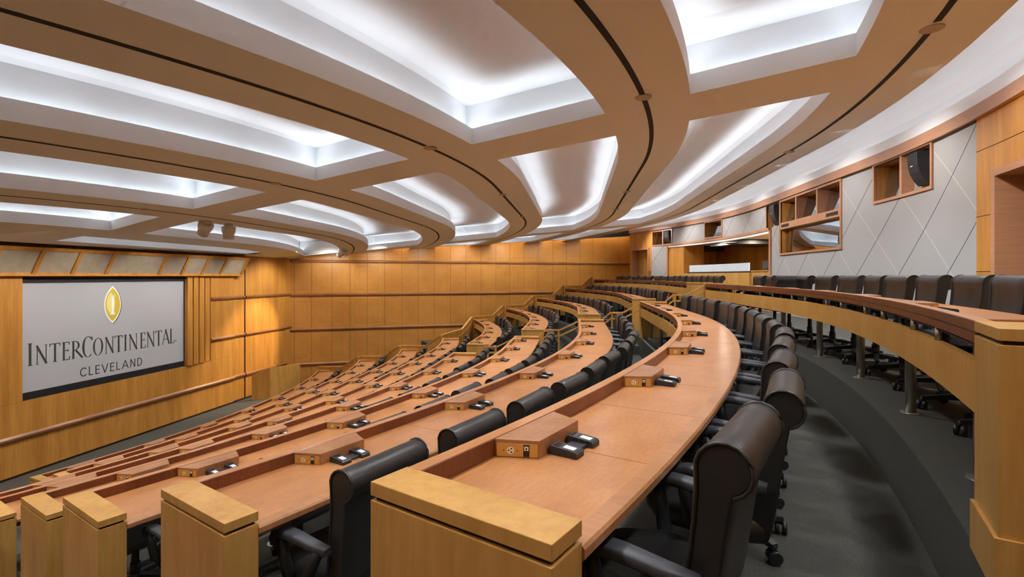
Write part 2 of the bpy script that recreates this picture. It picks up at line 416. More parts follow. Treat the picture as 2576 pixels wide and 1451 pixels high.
def build_desk(k, t0, t1, part, end0, end1):
    """part: 'near half of the ' / 'far half of the ' / 'the '"""
    arc = ROW[k]; fz = FZ[k]; where = {'near': 'near half of the ', 'far': 'far half of the ', '': 'the '}[part] + ROWNAME[k]
    mid = arc.pt((t0 + t1) / 2, .28)
    lab = {'near': 'long curved cherry conference desk, near half of the ', 'far': 'long curved cherry conference desk, far half of the ',
           '': 'long unbroken curved cherry conference desk forming the '}[part] + ROWNAME[k]
    desk = thing('conference_desk', lab, 'desk', (*mid, fz), 0, 'curved tiers of desks')
    w0 = .136 if k else .316; w1 = .136
    a0, a1 = arc.arc(t0), arc.arc(t1)
    ta = arc.t_at(a0 + w0 - .004) if end0 else t0; tb = arc.t_at(a1 - w1 + .004) if end1 else t1
    ts = trange(ta, tb, .16)
    # blocks every PITCH from the end nearest the camera
    first = {0: .66}.get(k, .706)
    if part == 'far': first = .62
    blocks = []; a = a0 + first + (.13 if k in (2, 3, 4) and part == 'near' else 0)
    while a < a1 - .40: blocks.append(arc.t_at(a)); a += PITCH
    # worktop in pieces with seams at each block and midway
    m_ = MB(); cuts = [ta] + sorted([t for t in blocks] + [arc.t_at(arc.arc(t) + PITCH / 2) for t in blocks if arc.arc(t) + PITCH / 2 < a1 - .25]) + [tb]
    for c0, c1 in zip(cuts[:-1], cuts[1:]):
        if c1 - c0 < .05: continue
        sweep(arc, trange(c0 + .0017, c1 - .0017, .16), [(.05, fz + .712), (.05, fz + .74), (.52, fz + .74), (.52, fz + .712)], m_)
    m_.obj('desktop', M['cherry_top'], desk)
    m_ = MB(); sweep(arc, ts, [(.52, fz + .705), (.52, fz + .741), (.57, fz + .741), (.577, fz + .733), (.577, fz + .711), (.57, fz + .703)], m_)
    m_.obj('edge_band', M['cherry_edge'], desk)
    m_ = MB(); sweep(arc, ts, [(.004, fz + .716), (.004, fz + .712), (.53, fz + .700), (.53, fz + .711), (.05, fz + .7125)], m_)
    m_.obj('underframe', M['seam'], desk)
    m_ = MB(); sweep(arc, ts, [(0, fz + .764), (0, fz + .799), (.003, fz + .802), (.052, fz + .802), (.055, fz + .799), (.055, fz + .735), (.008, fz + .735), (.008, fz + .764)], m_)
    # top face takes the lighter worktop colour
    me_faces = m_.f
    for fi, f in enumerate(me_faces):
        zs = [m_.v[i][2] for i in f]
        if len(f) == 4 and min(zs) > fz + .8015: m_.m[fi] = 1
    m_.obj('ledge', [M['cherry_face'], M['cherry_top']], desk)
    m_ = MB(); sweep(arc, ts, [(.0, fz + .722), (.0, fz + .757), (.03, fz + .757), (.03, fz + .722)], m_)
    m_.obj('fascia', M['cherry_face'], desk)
    m_ = MB(); cuts2 = [ta]; a = arc.arc(ta) + 2.6
    while a < a1 - .6: cuts2.append(arc.t_at(a)); a += 2.6
    cuts2.append(tb)
    for c0, c1 in zip(cuts2[:-1], cuts2[1:]):
        sweep(arc, trange(c0 + .001, c1 - .001, .16), [(0, fz + .475), (0, fz + .66), (.03, fz + .66), (.03, fz + .475)], m_)
    m_.obj('modesty_panel', M['maple_band'], desk)
    for t in blocks:
        for da in (-.45, .45):
            tt = arc.t_at(arc.arc(t) + da)
            if not ta + .1 < tt < tb - .1: continue
            if da > 0:
                x, y = arc.pt(tt, .2); m_ = MB(); m_.cyl(x, y, fz + .006, fz + .705, .033); m_.cyl(x, y, fz, fz + .008, .062, 16)
                m_.obj('post', M['steel'], desk)
            x, y = arc.pt(arc.t_at(arc.arc(tt) + (.0 if da < 0 else -.12)), .016); m_ = MB(); m_.cyl(x, y, fz + .655, fz + .724, .014, 10)
            m_.obj('standoff', M['steel'], desk)
    for t in blocks: power_block(desk, arc, t, fz)
    if end0: pedestal(desk, arc, t0, 1, w0, fz)
    if end1: pedestal(desk, arc, t1, -1, w1, fz)
    if k == 0 and part == 'near':                       # skirting round the big end block
        fr = frame(arc, t0); m_ = MB(); q = [(-.012, -.016), (w0, -.016), (w0, .60), (-.012, .60)]
        m_.hexa([local(fr, a_, o, fz) for a_, o in q] + [local(fr, a_, o, fz + .17) for a_, o in q]); m_.obj('skirting', M['maple'], desk)
    side = 'near end' if part != 'far' else 'centre aisle'
    half = {'near': 'near half of ', 'far': 'far half of ', '': ''}[part]
    for i, t in enumerate(blocks):
        p = arc.pt(t, .200); n = arc.nrm(t)
        lb = f"black twin keypad unit, {ORD[i]} from the {side}, {half}{ROWNAME[k]}"
        place_keypad(p[0], p[1], fz + .7405, math.atan2(-arc.tan(t)[1], -arc.tan(t)[0]), lb, 'keypad units on the desks')
    return blocks

SECTIONS = []
for k in range(9):
    if k <= 4: secs = [('near', NEAR_END[k], AISLE[0], True, True), ('far', AISLE[1], FAR_END[k], True, True)]
    else: secs = [('', NEAR_END[k], FAR_END[k], True, True)]
    for part, t0, t1, e0, e1 in secs:
        bl = build_desk(k, t0, t1, part, e0, e1); SECTIONS.append((k, part, t0, t1, bl))

# ------------------------------------------------------------------ chairs
def profile_back():
    pts = [(-.128, .44), (-.138, .52), (-.150, .60), (-.163, .68), (-.174, .76), (-.181, .84)]
    cy, cz, r = -.246, .900, .066
    for k in range(0, 13):
        a = math.radians(-12 + k * 264 / 12); pts.append((cy + r * math.cos(a), cz + r * math.sin(a)))
    pts += [(-.262, .815), (-.250, .74), (-.236, .64), (-.222, .54), (-.210, .46), (-.196, .415), (-.15, .41)]
    return pts
def half_w(z): return .208 + max(0, min(1, (z - .42) / .5)) * .030
def build_back(root):
    P = profile_back(); n = len(P); cy = sum(p[0] for p in P) / n; cz = sum(p[1] for p in P) / n
    m_ = MB(); rings = []
    for fx, sh in ((-1, .80), (-1, .94), (-.97, 1), (-.55, 1), (0, 1), (.55, 1), (.97, 1), (1, .94), (1, .80)):
        ring = []
        for i, (y, z) in enumerate(P):
            nx, nz = P[(i + 1) % n][0] - P[i - 1][0], P[(i + 1) % n][1] - P[i - 1][1]
            q = math.hypot(nx, nz) or 1; inx, inz = nz / q, -nx / q           # outward/inward normal of the profile
            inset = (1 - sh) * .05
            yy, zz = y + inx * -inset * 1.0, z + inz * -inset * 1.0
            if i < 6: yy -= .012 * (1 - fx * fx)
            ring.append((fx * half_w(z), yy, zz))
        rings.append(ring)
    m_.rings(rings, 0, True)
    back = m_.obj('backrest', M['leather'], root, loc=(0, 0, 0))
    m_ = MB()
    for sx in (-1, 1):
        path = [(sx * (half_w(z) + .001), y, z) for y, z in P[:19]]
        m_.tube(path, .0055, 6)
    m_.obj('piping', M['piping'], back, loc=(0, 0, 0))
    return back
def build_seat(root):
    rings = []
    out = [(.205, .20), (.235, .05), (.235, -.12), (.205, -.20), (0, -.215), (-.205, -.20), (-.235, -.12), (-.235, .05), (-.205, .20), (-.12, .255), (0, .27), (.12, .255)]
    for z, f in ((.395, .86), (.405, .95), (.43, 1.0), (.462, 1.0), (.486, .965), (.498, .88), (.502, .60)):
        rings.append([(x * f, .02 + (y - .02) * f, z - (.018 if y > .15 and z > .47 else 0)) for x, y in out])
    m_ = MB(); m_.rings(rings, 0, True); m_.obj('seat', M['leather'], root, loc=(0, 0, 0))
def build_arm(root, sx):
    m_ = MB(); x = sx * .272
    path = [(x - sx * .008, -.195, .628), (x, -.11, .640), (x, .0, .652), (x, .07, .652), (x, .115, .640), (x, .135, .612), (x, .130, .585)]
    rings = []
    wd = [.021, .027, .030, .029, .026, .022, .017]
    for i, p in enumerate(path):
        t = Vector(path[min(i + 1, 6)]) - Vector(path[max(i - 1, 0)]); t.normalize(); up = Vector((1, 0, 0)).cross(t); w = wd[i]
        rings.append([tuple(Vector(p) + Vector((a * w, 0, 0)) + up * (b_ * .017)) for a, b_ in ((-1, -.6), (-.8, -1), (.8, -1), (1, -.6), (1, .6), (.8, 1), (-.8, 1), (-1, .6))])
    m_.rings(rings, 0, True)
    for y0, y1 in ((.085, .045), (-.15, -.02)):
        pts = [(x, y0, .628), (x, (y0 * 2 + y1) / 3, .55), (x - sx * .012, (y0 + 2 * y1) / 3, .47), (x - sx * .05, y1, .41)]
        m_.tube(pts, [.024, .025, .027, .024], 8, 1)
    m_.obj('armrest', [M['arm'], M['plastic']], root, loc=(0, 0, 0))
def build_base(root, full):
    m_ = MB(); m_.cyl(0, 0, .11, .40, .027, 12); m_.cyl(0, 0, .10, .22, .037, 12); m_.box(-.10, .10, -.14, .12, .375, .40)
    m2 = MB(); m2.cyl(0, 0, .085, .135, .045, 12); casters = []
    for k in range(5):
        a = 2 * PI * k / 5 + .3; ca, sa = math.cos(a), math.sin(a)
        m2.rings([[(ca * r - sa * w * q[0], sa * r + ca * w * q[0], z + h * q[1]) for q in ((-1, -1), (1, -1), (1, 1), (-1, 1))]
                  for r, w, z, h in ((.03, .026, .108, .022), (.17, .021, .097, .017), (.29, .017, .080, .012))], 0, False)
        c = MB(); px, py = ca * .285, sa * .285; fx, fy = math.cos(a + 1.1), math.sin(a + 1.1)
        for o in (-.018, .018):
            cx_, cy_ = px - fy * o, py + fx * o
            rr = []
            for e in (-.011, .011):
                rr.append([(cx_ - fy * e + fx * .031 * math.cos(2 * PI * j / 12), cy_ + fx * e + fy * .031 * math.cos(2 * PI * j / 12), .0315 + .031 * math.sin(2 * PI * j / 12)) for j in range(12)])
            c.rings(rr, 0, True)
        c.tube([(px, py, .05), (px, py, .085)], .011, 6)
        casters.append(c)
    if full:
        m_.obj('gas_column', M['plastic'], root, loc=(0, 0, 0)); b_ = m2.obj('star_base', M['plastic'], root, loc=(0, 0, 0))
        for c in casters: c.obj('caster', M['plastic'], b_, loc=(0, 0, 0))
    else:
        for c in [m2] + casters:
            o = len(m_.v); m_.v += c.v; m_.f += [[i + o for i in f] for f in c.f]; m_.m += c.m; m_.sm += c.sm
        m_.obj('star_base', M['plastic'], root, loc=(0, 0, 0))
def make_chair(full):
    r = thing('swivel_chair', 'x', 'chair'); build_seat(r); build_back(r); build_arm(r, -1); build_arm(r, 1); build_base(r, full); return r
proto = {True: make_chair(True), False: make_chair(False)}; used = {True: False, False: False}
def place_chair(x, y, z, rz, label, full):
    g = 'black leather swivel chairs'
    if not used[full]:
        used[full] = True; r = proto[full]; r.location = (x, y, z); r.rotation_euler = (0, 0, rz); r['label'] = label; r['group'] = g
    else: r = dup(proto[full], (x, y, z), rz, label, g)
    return r
CH_OFF = .605
for k, part, t0, t1, bl in SECTIONS:
    arc = ROW[k]; full = k <= 2 and part == 'near'
    seats = []
    a = arc.arc(t0) + ({0: .62, 1: .575, 2: .53}.get(k, .53) if part != 'far' else .50)
    while a < arc.arc(t1) - .42: seats.append(arc.t_at(a)); a += PITCH / 2
    side = 'near end' if part != 'far' else 'centre aisle'
    half = {'near': 'near half of the ', 'far': 'far half of the ', '': 'the '}[part]
    for i, tt in enumerate(seats):
        x, y = arc.pt(tt, CH_OFF + random.uniform(-.02, .035)); n = arc.nrm(tt)
        rz = math.atan2(n[0], -n[1]) + random.uniform(-.07, .07)
        if k == 0 and part == 'near' and i == len(seats) - 3: rz -= 1.1
        lb = f"black leather swivel chair, {ORD[i]} from the {side}, {half}{ROWNAME[k]}" if part else f"black leather swivel chair, {ORD[i]} from the near end of the {ROWNAME[k]}"
        place_chair(x, y, FZ[k] + .001, rz, lb, full)

# ------------------------------------------------------------------ handrails and balustrade
def rail_path(m_, pts, w, h, mi=0):
    rings = []
    for i, p in enumerate(pts):
        a, b_ = Vector(pts[max(i - 1, 0)]), Vector(pts[min(i + 1, len(pts) - 1)]); d = (b_ - a); d.z = 0; d.normalize(); sd = Vector((-d.y, d.x, 0)) * (w / 2)
        p = Vector(p); rings.append([tuple(p - sd), tuple(p + sd), tuple(p + sd + Vector((0, 0, h))), tuple(p - sd + Vector((0, 0, h)))])
    m_.rings(rings, mi, False)
def lerp(a, b_, f): return tuple(a[i] + (b_[i] - a[i]) * f for i in range(len(a)))
for k in range(0, 4):
    lo, hi = ROW[k + 1], ROW[k]; zl, zh = FZ[k + 1], FZ[k]
    tl = AISLE[0] - .07
    A = lo.pt(tl, .545); B = hi.pt(tl, .02)
    r = thing('handrail', f"maple double handrail beside the centre aisle, rising to the {ROWNAME[k]}", 'handrail', (*A, zl), 0, 'centre aisle handrails')
    for nm, dz in (('upper_rail', 0), ('lower_rail', -.13)):
        m_ = MB(); rail_path(m_, [(*A, zl + .79 + dz), (*lerp(A, B, .20), zl + .93 + dz), (*lerp(A, B, .52), zl + .93 + dz), (*B, zh + .74 + dz)], .045, .035)
        m_.obj(nm, M['maple'], r)
    m_ = MB()
    for f in (.24, .50):
        q = lerp(A, B, f); m_.box(q[0] - .02, q[0] + .02, q[1] - .015, q[1] + .015, zl + .002, zl + .93)
    m_.obj('rail_post', M['maple'], r)
for k in range(0, 8):
    A = ROW[k].pt(FAR_END[k] + .05, -.01); B = ROW[k + 1].pt(FAR_END[k + 1] + .05, .0); zl, zh = FZ[k + 1], FZ[k]
    r = thing('balustrade', f"stepped maple balustrade between the far ends of the {ROWNAME[k]} and the one below", 'balustrade', (*B, zl), 0, 'far side balustrade')
    pts = [(*A, zh + .87), (*lerp(A, B, .06), zh + .87), (*lerp(A, B, .40), zl + .90), (*B, zl + .89)]
    m_ = MB(); rail_path(m_, pts, .075, .04); m_.obj('cap_rail', M['maple'], r)
    m_ = MB(); ring = []
    for p in pts:
        ring.append(p)
    d = Vector((B[0] - A[0], B[1] - A[1], 0)).normalized(); sd = Vector((-d.y, d.x, 0)) * .02
    rr = []
    for p in pts:
        q = Vector(p); zf = zl + .001
        rr.append([tuple(Vector((q.x, q.y, zf)) - sd), tuple(Vector((q.x, q.y, zf)) + sd), tuple(q + sd), tuple(q - sd)])
    m_.rings(rr, 0, False); m_.obj('infill_panel', M['panel'], r)
    d2 = Vector((0, -.09, -.24)); m_ = MB(); rail_path(m_, [tuple(Vector(p) + d2) for p in pts[1:]], .04, .035); m_.obj('grab_rail', M['maple'], r)
    p = ROW[k].pt(FAR_END[k] - .02, -.012); m_ = MB(); m_.box(p[0] - .02, p[0] + .02, p[1] - .03, p[1] + .05, zh - .4, zh + .905); m_.obj('end_post', M['maple_band'], r)

# ------------------------------------------------------------------ stage wall
SWN = math.hypot(1, .053)
def SW(t, d, z):
    s = 14.016 - .053 * t - d / SWN; return (-s, t - .053 * d / SWN, EYE + z)
def swbox(m_, t0, t1, d0, d1, z0, z1, mi=0):
    m_.hexa([SW(t0, d0, z0), SW(t1, d0, z0), SW(t1, d1, z0), SW(t0, d1, z0), SW(t0, d0, z1), SW(t1, d0, z1), SW(t1, d1, z1), SW(t0, d1, z1)], mi)
def swmould(m_, t0, t1, z, h=.13, d=.085, base=.0):
    prof = [(base, z - h / 2), (base + d * .55, z - h / 2), (base + d, z - h * .1), (base + d, z + h * .18), (base + d * .35, z + h / 2), (base, z + h / 2)]
    m_.rings([[SW(t, a, b_) for a, b_ in prof] for t in (t0, t1)], 0, False)
FLR = -EYE
m_ = MB(); swbox(m_, -13, 9.3, -.35, -.12, FLR, 1.2)
wall_front = struct(m_.obj('wall_front', M['panel']))
m_ = MB()
swbox(m_, -13, 5.08, -.12, .05, FLR + .06, -3.72); swbox(m_, -13, 5.08, -.12, .05, -3.60, -2.86)
swbox(m_, -13, -1.70, -.12, .05, -2.856, .02); swbox(m_, 3.99, 5.08, -.12, .05, -2.856, .02)
swbox(m_, 5.085, 5.745, -.12, -.03, FLR + .06, 1.1); swbox(m_, 5.755, 8.22, -.12, .0, FLR + .06, 1.1)
swbox(m_, 8.22, 9.2, -.12, -.10, FLR + .06, 1.1)
struct(m_.obj('panelling', M['panel'], wall_front))
m_ = MB(); swbox(m_, -13, 8.3, -.10, .03, FLR, FLR + .06); swbox(m_, 5.745, 5.755, -.12, .001, FLR, 1.1); swbox(m_, -13, 5.08, -.12, .03, -2.862, -2.852)
struct(m_.obj('shadow_gap', M['seam'], wall_front))
m_ = MB(); swmould(m_, -13, 5.08, -3.66, .14, .06, .045); swmould(m_, 5.085, 5.745, -3.66, .14, .06, -.035); swmould(m_, 5.755, 8.22, -3.66, .14, .06, -.005)
for z in (-2.165, -.775):
    swmould(m_, 3.995, 5.08, z, .12, .06, .045); swmould(m_, 5.085, 5.745, z, .12, .06, -.035); swmould(m_, 5.755, 8.22, z, .12, .06, -.005); swmould(m_, 8.22, 9.1, z, .12, .06, -.105)
struct(m_.obj('rail', M['rail'], wall_front))
for i in range(4):
    m_ = MB(); a = 2.965 + i * .257; swbox(m_, a, a + .195, -.12, .10 - .012 * i, -2.85, .02); struct(m_.obj('pilaster_fin', M['panel'], wall_front))
m_ = MB(); swbox(m_, 2.955, 3.99, -.12, -.02, -2.85, .02); struct(m_.obj('fin_backing', M['seam'], wall_front))
# fascia leaning out under the ceiling
def FA(t, f, out=0.0):
    """f 0 bottom .. 1 top of the leaning face"""
    return SW(t, .12 + f * .33 + out * .9, .04 + f * .60 - out * .45)
m_ = MB()
def fabox(m_, t0, t1, f0, f1, o0, o1, mi=0):
    m_.hexa([FA(t0, f0, o0), FA(t1, f0, o0), FA(t1, f0, o1), FA(t0, f0, o1), FA(t0, f1, o0), FA(t1, f1, o0), FA(t1, f1, o1), FA(t0, f1, o1)], mi)
trim = struct(MB().add([SW(-13, .44, .66), SW(5.4, .44, .66), SW(5.4, -.1, .66), SW(-13, -.1, .66)], [(0, 1, 2, 3)]).obj('trim_1', M['black']))
fabox(m_, -13, 5.36, .0, 1.0, -.04, -.01); struct(m_.obj('fascia_panel', M['cream'], trim))
m_ = MB(); mul = [-1.53, -.66, .21, 1.86, 2.68, 3.49, 4.32, 5.34]; t = -2.4
while t > -13: mul.insert(0, t); t -= .87
for t in mul: fabox(m_, t - .045, t + .045, 0, 1, -.012, .02)
fabox(m_, -13, 5.385, .90, 1.02, -.012, .015)
struct(m_.obj('mullion', M['panel'], trim))
m_ = MB(); swbox(m_, -13, 5.40, -.12, .19, .0, .035); swbox(m_, -13, 5.38, -.12, .13, -.02, .08); fabox(m_, 5.36, 5.40, 0, 1, -.30, .02)
struct(m_.obj('sill', M['panel'], trim))

# projection screen with its printed sign
scr = thing('projection_screen', 'large grey projection screen with gold emblem and dark lettering on the stage wall', 'screen', SW(.64, .0, -1.5))
def flat(m_, pts, d, mi=0, th=.004):
    n = len(pts); m_.add([SW(a, d, z) for a, z in pts] + [SW(a, d - th, z) for a, z in pts], [tuple(range(n))] + [(i, (i + 1) % n, n + (i + 1) % n, n + i) for i in range(n)], mi)
m_ = MB(); swbox(m_, -1.66, 2.925, -.05, -.025, -2.69, -.16); m_.obj('screen_fabric', M['screen'], scr)
m_ = MB(); swbox(m_, -1.69, 2.955, -.06, -.02, -2.85, -2.69); m_.obj('lower_masking', M['black'], scr)
m_ = MB(); swbox(m_, -1.69, 2.955, -.06, .0, -.16, .0)
swbox(m_, -1.69, -1.66, -.06, -.03, -2.69, -.16); swbox(m_, 2.925, 2.955, -.06, -.03, -2.69, -.16)
m_.obj('upper_masking', M['black'], scr)
DS = -.023
def vesica(cx, cz, hw, hh, n=16):
    R = (hh * hh + hw * hw) / (2 * hw); a = math.asin(hh / R); pts = []
    for i in range(n + 1):
        q = a - 2 * a * i / n; pts.append((cx - (R - hw) + R * math.cos(q), cz + R * math.sin(q)))
    for i in range(1, n):
        q = -a + 2 * a * i / n; pts.append((cx + (R - hw) - R * math.cos(q), cz + R * math.sin(q)))
    return pts
m_ = MB(); cx, cz = .545, -.775
flat(m_, vesica(cx + .018, cz - .012, .242, .512), DS + .0008, 2); flat(m_, vesica(cx, cz, .240, .505), DS + .002, 1); flat(m_, vesica(cx, cz, .215, .452), DS + .0035, 0)
flat(m_, [(a - .055, b_ + .03) for a, b_ in vesica(cx, cz, .12, .30)], DS + .0042, 3)
def stem(x0, x1, z0, z1, se, hs=.022):
    """serifed upright as polygons"""
    return [[(x0, z0), (x1, z0), (x1, z1), (x0, z1)], [(x0 - se, z0), (x1 + se, z0), (x1 + se * .3, z0 + hs), (x0 - se * .3, z0 + hs)], [(x0 - se, z1), (x0 - se * .3, z1 - hs), (x1 + se * .3, z1 - hs), (x1 + se, z1)]]
for p in stem(cx - .030, cx + .036, cz - .27, cz + .25, .045, .04): flat(m_, p, DS + .006, 1)
flat(m_, [(cx - .09, cz + .25), (cx - .03, cz + .25), (cx - .03, cz + .20)], DS + .006, 1)
m_.obj('emblem', [M['gold'], M['emblem_white'], M['ink'], M['goldhi']], scr)
def glyph(ch, x0, x1, z0, z1):
    """condensed roman capital in a box: thick stems, thin hairlines, small serifs"""
    H = z1 - z0; s = .048 * H / .44; t = .020 * H / .44; e = .022 * H / .44; out = []
    def bar(ax, az, bx, bz, w):
        dx, dz = bx - ax, bz - az; q = math.hypot(dx, dz); nx, nz = -dz / q * w / 2, dx / q * w / 2
        out.append([(ax + nx, az + nz), (ax - nx, az - nz), (bx - nx, bz - nz), (bx + nx, bz + nz)])
    def ser(x, z, w, up): out.append([(x - w, z), (x + w, z), (x + w * .5, z + up * .014), (x - w * .5, z + up * .014)])
    def ring(cx, cz, rx, rz, a0, a1, thick, thin, n=28):
        for i in range(n):
            q0, q1 = a0 + (a1 - a0) * i / n, a0 + (a1 - a0) * (i + 1) / n
            def P(q, inner):
                w = thin + (thick - thin) * abs(math.cos(q)); k_ = w if inner else 0
                return (cx + (rx - k_) * math.cos(q), cz + (rz - k_ * .55) * math.sin(q))
            out.append([P(q0, 0), P(q1, 0), P(q1, 1), P(q0, 1)])
    w = x1 - x0
    if ch == 'I': 
        c = (x0 + x1) / 2; out += stem(c - s / 2, c + s / 2, z0, z1, e, .02)
    elif ch == 'N':
        out += stem(x0 + e, x0 + e + t, z0, z1, e, .015); out += stem(x1 - e - t, x1 - e, z0, z1, e, .015); bar(x0 + e, z1 - .01, x1 - e, z0, s)
    elif ch == 'T':
        c = (x0 + x1) / 2; out += [stem(c - s / 2, c + s / 2, z0, z1, e, .02)[i] for i in (0, 1)]; bar(x0, z1 - t / 2, x1, z1 - t / 2, t)
        bar(x0 + t / 2, z1, x0 + t / 2 - .01, z1 - H * .16, t); bar(x1 - t / 2, z1, x1 - t / 2 + .01, z1 - H * .16, t)
    elif ch == 'E' or ch == 'L':
        out += stem(x0 + e, x0 + e + s, z0, z1, e, .018); bar(x0 + e, z0 + t / 2, x1, z0 + t / 2, t); bar(x1 - t / 2, z0, x1, z0 + H * .2, t)
        if ch == 'E':
            bar(x0 + e, z1 - t / 2, x1 - w * .06, z1 - t / 2, t); bar(x1 - w * .06 - t / 2, z1, x1 - w * .06, z1 - H * .16, t); bar(x0 + e, z0 + H * .53, x1 - w * .22, z0 + H * .53, t); bar(x1 - w * .22, z0 + H * .60, x1 - w * .22, z0 + H * .46, t)
    elif ch == 'R':
        out += stem(x0 + e, x0 + e + s, z0, z1, e, .018); rz = H * .265
        ring(x0 + e + s, z1 - rz, w * .50, rz, -PI / 2, PI / 2, s, t, 16); bar(x0 + e + s * 1.6, z1 - 2 * rz + .01, x1 + .005, z0 + .005, s * .95); ser(x1, z0, e, 1)
    elif ch == 'C':
        ring((x0 + x1) / 2 + w * .08, (z0 + z1) / 2, w * .58, H / 2 + .006, .9, 2 * PI - .9, s, t); bar(x1 - t / 2, z1 - H * .02, x1, z1 - H * .20, t * 1.2)
    elif ch == 'O': ring((x0 + x1) / 2, (z0 + z1) / 2, w / 2, H / 2 + .006, 0, 2 * PI, s, t, 36)
    elif ch == 'A':
        c = (x0 + x1) / 2; bar(x0 + e, z0, c, z1, t); bar(c - .006, z1 + .006, x1 - e, z0, s); bar(x0 + w * .26, z0 + H * .34, x1 - w * .28, z0 + H * .34, t); ser(x0 + e, z0, e, 1); ser(x1 - e, z0, e * 1.2, 1)
    return out
m_ = MB()
for ch, a, b_, z0, z1 in (('I', -1.56, -1.42, -2.09, -1.565), ('N', -1.37, -1.11, -2.085, -1.635), ('T', -1.06, -.82, -2.085, -1.635), ('E', -.78, -.59, -2.085, -1.635),
                          ('R', -.55, -.28, -2.085, -1.635), ('C', -.28, -.02, -2.095, -1.565), ('O', .00, .275, -2.085, -1.635), ('N', .33, .58, -2.085, -1.635),
                          ('T', .605, .835, -2.085, -1.635), ('I', .86, .985, -2.085, -1.635), ('N', 1.03, 1.30, -2.085, -1.635), ('E', 1.375, 1.555, -2.085, -1.635),
                          ('N', 1.60, 1.865, -2.085, -1.635), ('T', 1.89, 2.12, -2.085, -1.635), ('A', 2.12, 2.40, -2.075, -1.625), ('L', 2.40, 2.57, -2.075, -1.625)):
    for i, p in enumerate(glyph(ch, a, b_, z0, z1)): flat(m_, p, DS + .001 + .00004 * (i % 9))
def sans(ch, x0, x1, z0, z1):
    out = []; t = .026; H = z1 - z0; w = x1 - x0
    def bar(ax, az, bx, bz):
        dx, dz = bx - ax, bz - az; q = math.hypot(dx, dz); nx, nz = -dz / q * t / 2, dx / q * t / 2
        out.append([(ax + nx, az + nz), (ax - nx, az - nz), (bx - nx, bz - nz), (bx + nx, bz + nz)])
    def ring(cx, cz, rx, rz, a0, a1, n=24):
        for i in range(n):
            q0, q1 = a0 + (a1 - a0) * i / n, a0 + (a1 - a0) * (i + 1) / n
            out.append([(cx + rx * math.cos(q0), cz + rz * math.sin(q0)), (cx + rx * math.cos(q1), cz + rz * math.sin(q1)), (cx + (rx - t) * math.cos(q1), cz + (rz - t) * math.sin(q1)), (cx + (rx - t) * math.cos(q0), cz + (rz - t) * math.sin(q0))])
    h = t / 2
    if ch == 'C': ring(x0 + w * .58, (z0 + z1) / 2, w * .58, H / 2, .75, 2 * PI - .75)
    if ch in 'LE': bar(x0 + h, z0, x0 + h, z1); bar(x0, z0 + h, x1, z0 + h)
    if ch == 'E': bar(x0, z1 - h, x1, z1 - h); bar(x0, z0 + H * .52, x1 - .012, z0 + H * .52)
    if ch == 'V': bar(x0, z1, (x0 + x1) / 2, z0); bar((x0 + x1) / 2, z0, x1, z1)
    if ch == 'A': bar(x0, z0, (x0 + x1) / 2, z1); bar((x0 + x1) / 2, z1, x1, z0); bar(x0 + w * .2, z0 + H * .33, x1 - w * .2, z0 + H * .33)
    if ch == 'N': bar(x0 + h, z0, x0 + h, z1); bar(x1 - h, z0, x1 - h, z1); bar(x0 + h, z1, x1 - h, z0)
    if ch == 'D': bar(x0 + h, z0, x0 + h, z1); ring(x0 + w * .42, (z0 + z1) / 2, w * .58, H / 2, -PI / 2, PI / 2, 16); bar(x0, z0 + h, x0 + w * .42, z0 + h); bar(x0, z1 - h, x0 + w * .42, z1 - h)
    return out
x = -.335
for ch, w in zip('CLEVELAND', (.165, .11, .115, .17, .115, .11, .185, .155, .155)):
    for i, p in enumerate(sans(ch, x, x + w, -2.575, -2.345)): flat(m_, p, DS + .001 + .00004 * (i % 9))
    x += w + .0625
rg = [(2.635 + .022 * math.cos(2 * PI * i / 14), -2.02 + .022 * math.sin(2 * PI * i / 14)) for i in range(14)]
flat(m_, rg, DS + .001)
m_.obj('lettering', M['ink'], scr)

# lectern
fr = ((-12.81, 5.89), ((12.81 - 12.16) / 1.151, .95 / 1.151), (.825, .565))      # near front corner, along the front, towards the audience
def LC(a, d, z): return (fr[0][0] + fr[1][0] * a - fr[2][0] * d, fr[0][1] + fr[1][1] * a - fr[2][1] * d, z)
le = thing('lectern', 'maple lectern with a thin gooseneck microphone, standing below the stage wall', 'lectern', LC(.57, .3, 0))
m_ = MB()
m_.hexa([LC(0, 0, 0), LC(1.15, 0, 0), LC(1.15, .03, 0), LC(0, .03, 0), LC(0, 0, 1.15), LC(1.15, 0, 1.15), LC(1.15, .03, 1.15), LC(0, .03, 1.15)]); m_.obj('front_panel', M['maple'], le)
for a in (0, 1.12):
    m_ = MB(); m_.rings([[LC(q, d, z) for d, z in ((.031, 0), (.62, 0), (.62, .93), (.031, 1.13))] for q in (a, a + .03)], 0, False); m_.obj('side_panel', M['panel'], le)
m_ = MB(); m_.hexa([LC(.032, .032, 1.02), LC(1.118, .032, 1.02), LC(1.118, .60, .84), LC(.032, .60, .84), LC(.032, .032, 1.04), LC(1.118, .032, 1.04), LC(1.118, .60, .86), LC(.032, .60, .86)]); m_.obj('reading_top', M['maple'], le)
m_ = MB(); m_.tube([LC(.40, .12, 1.01), LC(.40, .11, 1.15), LC(.39, .13, 1.24), LC(.37, .17, 1.29)], [.006, .006, .006, .010], 6); m_.obj('microphone', M['plastic'], le)

